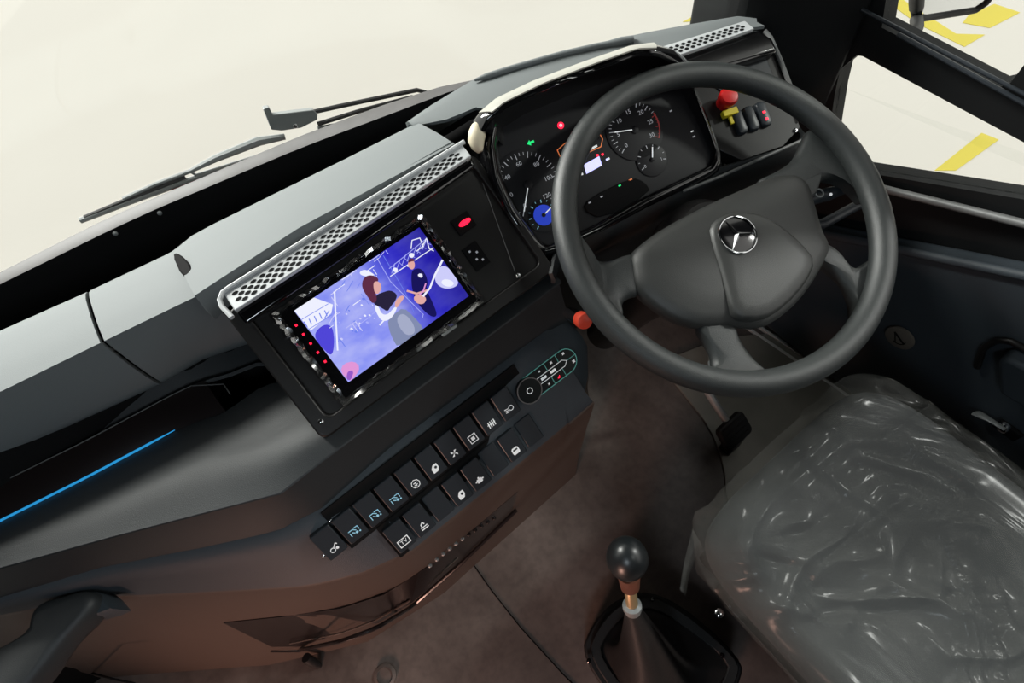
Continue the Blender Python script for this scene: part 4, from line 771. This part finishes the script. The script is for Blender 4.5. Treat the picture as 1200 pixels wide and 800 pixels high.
base = V((FG.px((770, 790))[0], FG.px((770, 790))[1], GZ)); neck = onz((741, 712), .385)
n = len(Gi); rg = [[FG.P(a, b2, .0) for a, b2 in Gi]]
def ringat(c, rx_, ry_, fold, ph=0): return [V((c.x+rx_*math.cos(math.atan2(b2-base.y, a-base.x))*(1+fold*math.sin(i*2*math.pi*6/n+ph)), c.y+ry_*math.sin(math.atan2(b2-base.y, a-base.x))*(1+fold*math.sin(i*2*math.pi*6/n+ph)), c.z)) for i, (a, b2) in enumerate(Gi)]
b0c = V((base.x, base.y+.01, GZ)); 
rg.append(ringat(b0c+V((0, 0, .012)), .075, .085, .05)); 
for s_, r1, r2, fo in ((.12, .055, .062, .10), (.3, .043, .05, .12), (.5, .034, .038, .10), (.72, .024, .026, .06), (.9, .015, .016, .03), (1, .012, .012, 0)):
    c_ = (b0c+V((0, 0, .02))).lerp(neck, s_); rg.append(ringat(c_, r1, r2, fo, s_*2))
lab(MB().loft(rg, 'gaiter', True).build('gaiter', gl_, sub=1, sharp=80), 'pleated dark vinyl gaiter')
dl = (kn-neck).normalized(); FK = Fr(neck, V((1, 0, 0))-dl*dl.x, dl.cross(V((1, 0, 0))-dl*dl.x)); 
kh = (kn-neck).length; lab(MB().lathe(FK, [(.013, -.008), (.015, 0), (.015, .008), (.010, .012)], 'steel', 20).build('collar_ring', gl_), 'steel collar'); lab(MB().lathe(FK, [(.0095, .008), (.0095, kh*.42), (.008, kh*.44)], 'brass', 16).build('shaft', gl_), 'brass coloured shaft')
kh = (kn-neck).length; lab(MB().lathe(FK, [(.010, kh*.42), (.0145, kh*.46), (.0165, kh*.66), (.018, kh-.034)], 'tan', 20).build('ferrule', gl_), 'tan ferrule below the knob')
pf = [(.017, kh-.038)]+[(.0305*math.cos(R(s))*(1-.12*(s < 0)*math.sin(R(-s))), kh+.036*math.sin(R(s))) for s in range(-60, 90, 10)]+[(.001, kh+.036)]
lab(MB().lathe(FK, pf, 'knobblack', 28).build('knob', gl_, sharp=80), 'glossy black egg-shaped knob')
# ================================================================== SEAT
se = thing('driver_seat', (0, -.5, 0), 'dark driver seat cushion on a black pedestal, right of the gear lever', 'seat')
X0, X1, Y1, Y0 = -.250, .190, -.240, -.80; ZS = .445
CR = []
for h_, w_, ps in ((-.011, .0055, [(930, 545), (965, 538), (1000, 533), (1055, 538), (1091, 554), (1136, 581), (1159, 604)]), (-.011, .005, [(900, 566), (928, 556), (1000, 548), (1055, 561), (1109, 581)]), (-.012, .0045, [(957, 660), (991, 631), (1050, 588)]),
                   (-.008, .006, [(901, 635), (937, 626), (969, 604)]), (-.012, .007, [(950, 724), (964, 721), (1000, 715), (1046, 720), (1082, 712), (1110, 700)]), (-.012, .006, [(1055, 775), (1075, 762), (1100, 753)]), (-.008, .004, [(880, 655), (930, 668), (950, 690)]),
                   (.009, .004, [(1050, 588), (1082, 610), (1118, 681), (1159, 762), (1165, 800)]), (.009, .005, [(1100, 590), (1150, 645), (1185, 760)]), (.008, .004, [(1110, 700), (1130, 750), (1140, 800)]), (.008, .004, [(1095, 740), (1115, 770), (1125, 800)]), (.008, .005, [(930, 536), (1000, 524), (1060, 526), (1120, 560), (1165, 610)]), (.007, .004, [(925, 700), (955, 730), (985, 728)]), (.008, .005, [(1000, 575), (1060, 570), (1110, 610), (1140, 660)])):
    pts = [onz(p, .465) for p in ps]; CR.append((h_, w_, samp(pts, 30)))
def crease(x, y):
    t = 0
    for h_, w_, P in CR:
        k = min(range(0, 30, 3), key=lambda i: (P[i].x-x)**2+(P[i].y-y)**2); 
        if (P[k].x-x)**2+(P[k].y-y)**2 > .004: continue
        d2 = min((P[i].x-x)**2+(P[i].y-y)**2 for i in range(max(0, k-3), min(30, k+4))); e = math.exp(-d2/(2*w_*w_)); en = 1 if 1 < k < 28 else .8; t += h_*e*en
    return t
def cushion(mb, grow, k, rough_=0, nx=70, ny=80, z0=.34):
    rnd = random.Random(3)
    from mathutils import noise as nz
    def pt(s, t):
        # superellipse plan, domed top
        x = s*(1+0); y = t; 
        return x, y
    rings = []
    cx, cy = (X0+X1)/2, (Y0+Y1)/2; hx, hy = (X1-X0)/2+grow, (Y1-Y0)/2+grow
    n = 400 if rough_ else 120; levels = [(0.90, z0), (.97, z0+.01), (1.0, z0+.03), (1.005, ZS-.035), (1.0, ZS-.022), (.985, ZS-.008), (.955, ZS+.004), (.91, ZS+.014)]+[(q, ZS+.018+.012*(1-q)) for q in lin(.87, .02, 130 if rough_ else 20)]
    for q, z in levels:
        ring = []
        for i in range(n):
            th = 2*math.pi*i/n; c_, s_ = math.cos(th), math.sin(th); e = .33 if s_ > 0 else .3
            ex = math.copysign(abs(c_)**e, c_); ey = math.copysign(abs(s_)**e, s_)
            x, y = cx+hx*q*ex, cy+hy*q*ey
            zz = z+grow
            if q < .95: zz += -.018*math.exp(-((x-cx)**2/.02+(y-cy+.03)**2/.035)) + .010*math.exp(-((y-Y1+.05)**2)/.003)
            if rough_:
                rot = V((x*.82+y*.57, (-x*.57+y*.82)*.35, zz*.5)); rot += nz.noise_vector(rot*5)*.05; r2_ = V((x*.3, y, zz*.5))+nz.noise_vector(V((x, y, zz))*7)*.04
                f = (1-abs(nz.noise(rot*11)))**3*.9+(1-abs(nz.noise(rot*27+V((3, 1, 2)))))**3*.4+(1-abs(nz.noise(r2_*13+V((7, 7, 1)))))**4*.6
                m_ = .35+1.3*min(1, max(0, nz.noise(V((x, y, 0))*5+V((2, 0, 0)))+.5)); fo = (f-.5)*rough_*m_; lim = max(-.012, fo)
                if q > .93: k2 = 1+lim*1.6*(1 if z > z0+.02 else .6); x = cx+(x-cx)*k2; y = cy+(y-cy)*k2
                else: zz += lim + crease(x, y)
            ring.append(V((x, y, zz)))
        rings.append(ring)
    return mb.loft(rings, k, True, True)
lab(cushion(MB(), 0, 'seatfab').build('cushion', se, sharp=80), 'dark grey fabric cushion')
lab(MB().box(Fr((0, 0, 0), (1, 0, 0), (0, 1, 0)), X0+.03, X1-.03, Y0+.02, Y1-.03, .26, .35, 'matte').build('seat_frame', se, bevel=.01), 'black steel seat frame')
lab(MB().box(FZ, X0+.07, X1-.07, Y0+.08, Y1-.1, 0, .262, 'matte').build('pedestal', se, bevel=.01), 'black seat pedestal')
X = onz((842, 717), .30); FY = Fr(X, (0, 1, 0), (0, 0, 1)); FY = Fr(V((X0+.015, X.y, .30)), (0, -1, 0), (0, 0, 1)); MB().lathe(Fr(onz((843, 718), .352), (1, 0, 0), (0, 1, 0)), [(.007, -.02), (.007, .002), (.004, .004)], 'chrome', 14).build('bolt', se)
pl_ = cushion(MB(), .016, 'wrap', .022, z0=.335).build('plastic_seat_cover', sharp=80); tag(pl_, 'crinkled clear plastic wrap stretched over the driver seat cushion', 'plastic cover')
# torn flap of the wrap at the front left corner
mb = MB(); A = [onz(p, .43) for p in [(812, 620), (806, 640), (800, 668), (797, 690)]]; B = [onz(p, .41) for p in [(826, 650), (815, 655), (808, 672), (803, 700)]]; mb.loft([A, [a*.5+c_*.5+V((0, 0, .008)) for a, c_ in zip(A, B)], B], 'wrap'); o = mb.build('loose_flap', pl_); lab(o, 'loose torn flap of wrap at the corner')
# ================================================================== GRAB HANDLE, FLOOR DETAILS
gh = thing('grab_handle', onz((60, 740), .60), 'dark padded grab handle at the lower left corner of the console', 'handle')
FH = Fr((0, 0, .60), (1, 0, 0), (0, 1, 0)); hp = FH.poly([(-60, 790), (0, 758), (28, 738), (34, 716), (42, 705), (70, 697), (92, 691), (104, 694), (108, 704), (98, 722), (72, 750), (45, 785), (20, 815), (-20, 850)])
MB().dome(FH, smooth2(hp, 1), [(.01, -.05), (0, -.035), (0, -.01), (.006, -.002), (.016, 0)], 'dashblack').build('grip', gh, sharp=60)
hp2 = FH.poly([(92, 691), (110, 692), (120, 700), (131, 713), (118, 719), (100, 724), (92, 716)], -.02); MB().dome(FH, hp2, [(.0, -.06), (0, -.025), (.003, -.02)], 'console').build('mount', gh, sharp=40)
X = onz((452, 792), 0); tag(MB().lathe(Fr((X.x, X.y, 0), (1, 0, 0), (0, 1, 0)), [(.024, 0), (.024, .006), (.017, .008), (.017, .004), (.002, .004)], 'cabfloor', 28).build('floor_plug'), 'round plug in the brown cab floor at the bottom edge', 'plug')
X = onz((372, 775), .0); tag(MB().tube([X+V((0, .01, .05)), X+V((0, -.004, .02)), X+V((0, -.01, 0))], [.010, .010, .006], 'rubber', 10).build('rubber_stop'), 'small dark rubber stop below the console front', 'stop')
tag(MB().tube([onz(p, .0012) for p in [(540, 640), (575, 690), (610, 735), (660, 790), (700, 830)]], .0012, 'matte', 6).build('floor_seam'), 'thin dark seam running across the cab floor', 'seam')
FGp = Fr((0, 0, 0), (1, 0, 0), (0, 1, 0)); pp = FGp.poly([(770, 425), (850, 395), (925, 390), (1035, 482), (1000, 520), (870, 620), (850, 590), (848, 545), (830, 500), (800, 462)])
tag(MB().prism(FGp, smooth2(pp, 1), .0, .006, 'plate').build('pale_floor_area', bevel=.002), 'lighter grey area on the cab floor between seat and side wall strips', 'floor plate')  # thin slab in a lighter grey than the floor around it
# pedal
pe = thing('brake_pedal', onz((862, 500), .1), 'dim rubber pedal on the floor below the steering wheel', 'pedal')
Fp = tilted(onz((862, 505), .10), 0, 40); mb = MB().dome(Fp, rrect(-.04, .04, -.03, .03, .012), [(0, -.012), (0, 0), (.004, .003)], 'rubber'); 
for i in range(4): mb.box(Fp, -.03, .03, -.022+i*.013, -.016+i*.013, .003, .005, 'rubber')
mb.build('pedal_pad', pe); hb = Fp.P(0, -.02, -.012); MB().box(Fr((hb.x, hb.y, 0), (1, 0, 0), (0, 1, 0)), -.02, .02, -.015, .015, .006, hb.z, 'rubber').build('hinge_block', pe, bevel=.003); MB().tube([Fp.P(0, 0, -.01), Fp.P(0, .12, -.02), Fp.P(0, .2, .06)], .009, 'steel', 10).build('pedal_arm', pe)
# ================================================================== GROUND MARKINGS
FGd = Fr((0, 0, -.9), (1, 0, 0), (0, 1, 0))
for ps, lb in (([(1150, 156), (1170, 164), (1120, 200), (1095, 200)], 'yellow stripe painted on the floor, seen through the quarter window'),
               ([(1052, -5), (1062, 3), (1120, 40), (1154, 41), (1130, 55), (1075, 28), (1050, 10)], 'yellow painted band on the floor just above the window rail'),
               ([(1135, 18), (1165, 5), (1195, 15), (1160, 33), (1128, 27)], 'yellow painted corner on the floor right of the mirror'),
               ([(838, 6), (868, 2), (868, 22), (800, 26)], 'pale yellow patch on the floor beyond the windscreen')):
    mb = MB().prism(FGd, FGd.poly(ps), .0005, .003, 'paint'); tag(mb.build('floor_marking'), lb, 'floor marking', 'yellow floor markings')
# sun visor edge hanging at the top of the windscreen
mb = MB(); mb.box(Fr(ony((850, -4), .18), V((1, -.5, 0)), (0, 0, 1)), -.03, .02, .0, .05, -.01, .01, 'matte')
# ================================================================== LIGHT
w = bpy.data.worlds.new('world'); S.world = w; w.use_nodes = True; bg = w.node_tree.nodes['Background']; bg.inputs[0].default_value = (1, .985, .94, 1); bg.inputs[1].default_value = 1.17
def area(name, loc, tgt, size, power, col=(1, 1, 1), sy=None):
    l = bpy.data.lights.new(name, 'AREA'); l.energy = power; l.color = col; l.size = size
    if sy: l.shape = 'RECTANGLE'; l.size_y = sy
    o = bpy.data.objects.new(name, l); C.objects.link(o); o.location = loc; o.rotation_euler = (V(tgt)-V(loc)).to_track_quat('-Z', 'Y').to_euler(); return o
sl_ = bpy.data.lights.new('workshop_lamp', 'SPOT'); sl_.energy = 520; sl_.spot_size = R(62); sl_.spot_blend = .4; sl_.shadow_soft_size = .35; sl_.color = (1, .99, .96)
so_ = bpy.data.objects.new('workshop_lamp', sl_); C.objects.link(so_); so_.location = (-.9, 2.7, 2.1); so_.rotation_euler = (V((-.45, .25, .85))-V((-.9, 2.7, 2.1))).to_track_quat('-Z', 'Y').to_euler()
area('cabin_lamp', (-1.3, -1.0, 1.9), (-.7, .1, .6), .35, 6.5, (.80, .91, 1))
area('floor_fill', (.12, -1.15, 1.93), (.1, -.2, .2), .3, 1.8, (.97, 1, .95))  # unseen fill, added to brighten the floor by the side wall
sl2_ = bpy.data.lights.new('warm_fill', 'SPOT'); sl2_.energy = 55; sl2_.spot_size = R(62); sl2_.spot_blend = .6; sl2_.shadow_soft_size = .15; sl2_.color = (1, .56, .43)  # unseen warm spot, added in place of bounce light from low behind
so2_ = bpy.data.objects.new('warm_fill', sl2_); C.objects.link(so2_); so2_.location = (-1.8, -.8, .42); so2_.rotation_euler = (V((-.62, .0, .0))-V((-1.8, -.8, .42))).to_track_quat('-Z', 'Y').to_euler()
def spot(name, loc, tgt, power, ang, soft, col=(1, 1, 1), blend=.5):
    l = bpy.data.lights.new(name, 'SPOT'); l.energy = power; l.spot_size = R(ang); l.spot_blend = blend; l.shadow_soft_size = soft; l.color = col
    o = bpy.data.objects.new(name, l); C.objects.link(o); o.location = loc; o.rotation_euler = (V(tgt)-V(loc)).to_track_quat('-Z', 'Y').to_euler(); return o
spot('front_fill', (-1.5, 3.5, 3.9), (-.1, .1, .8), 750, 38, .4, (1, .99, .95))  # unseen fill through the windscreen, added for highlights on the wheel
spot('seat_fill', (2.2, -1.0, 2.7), (0, -.5, .45), 160, 40, .12, (.98, 1, .95))  # unseen fill from the right, added to brighten the seat
S.view_settings.view_transform = 'Standard'; S.view_settings.look = 'None'; S.view_settings.exposure = 0; S.view_settings.gamma = 1; S.view_settings.use_curve_mapping = False
for o in bpy.data.objects:
    if '_o' in o.keys(): del o['_o']
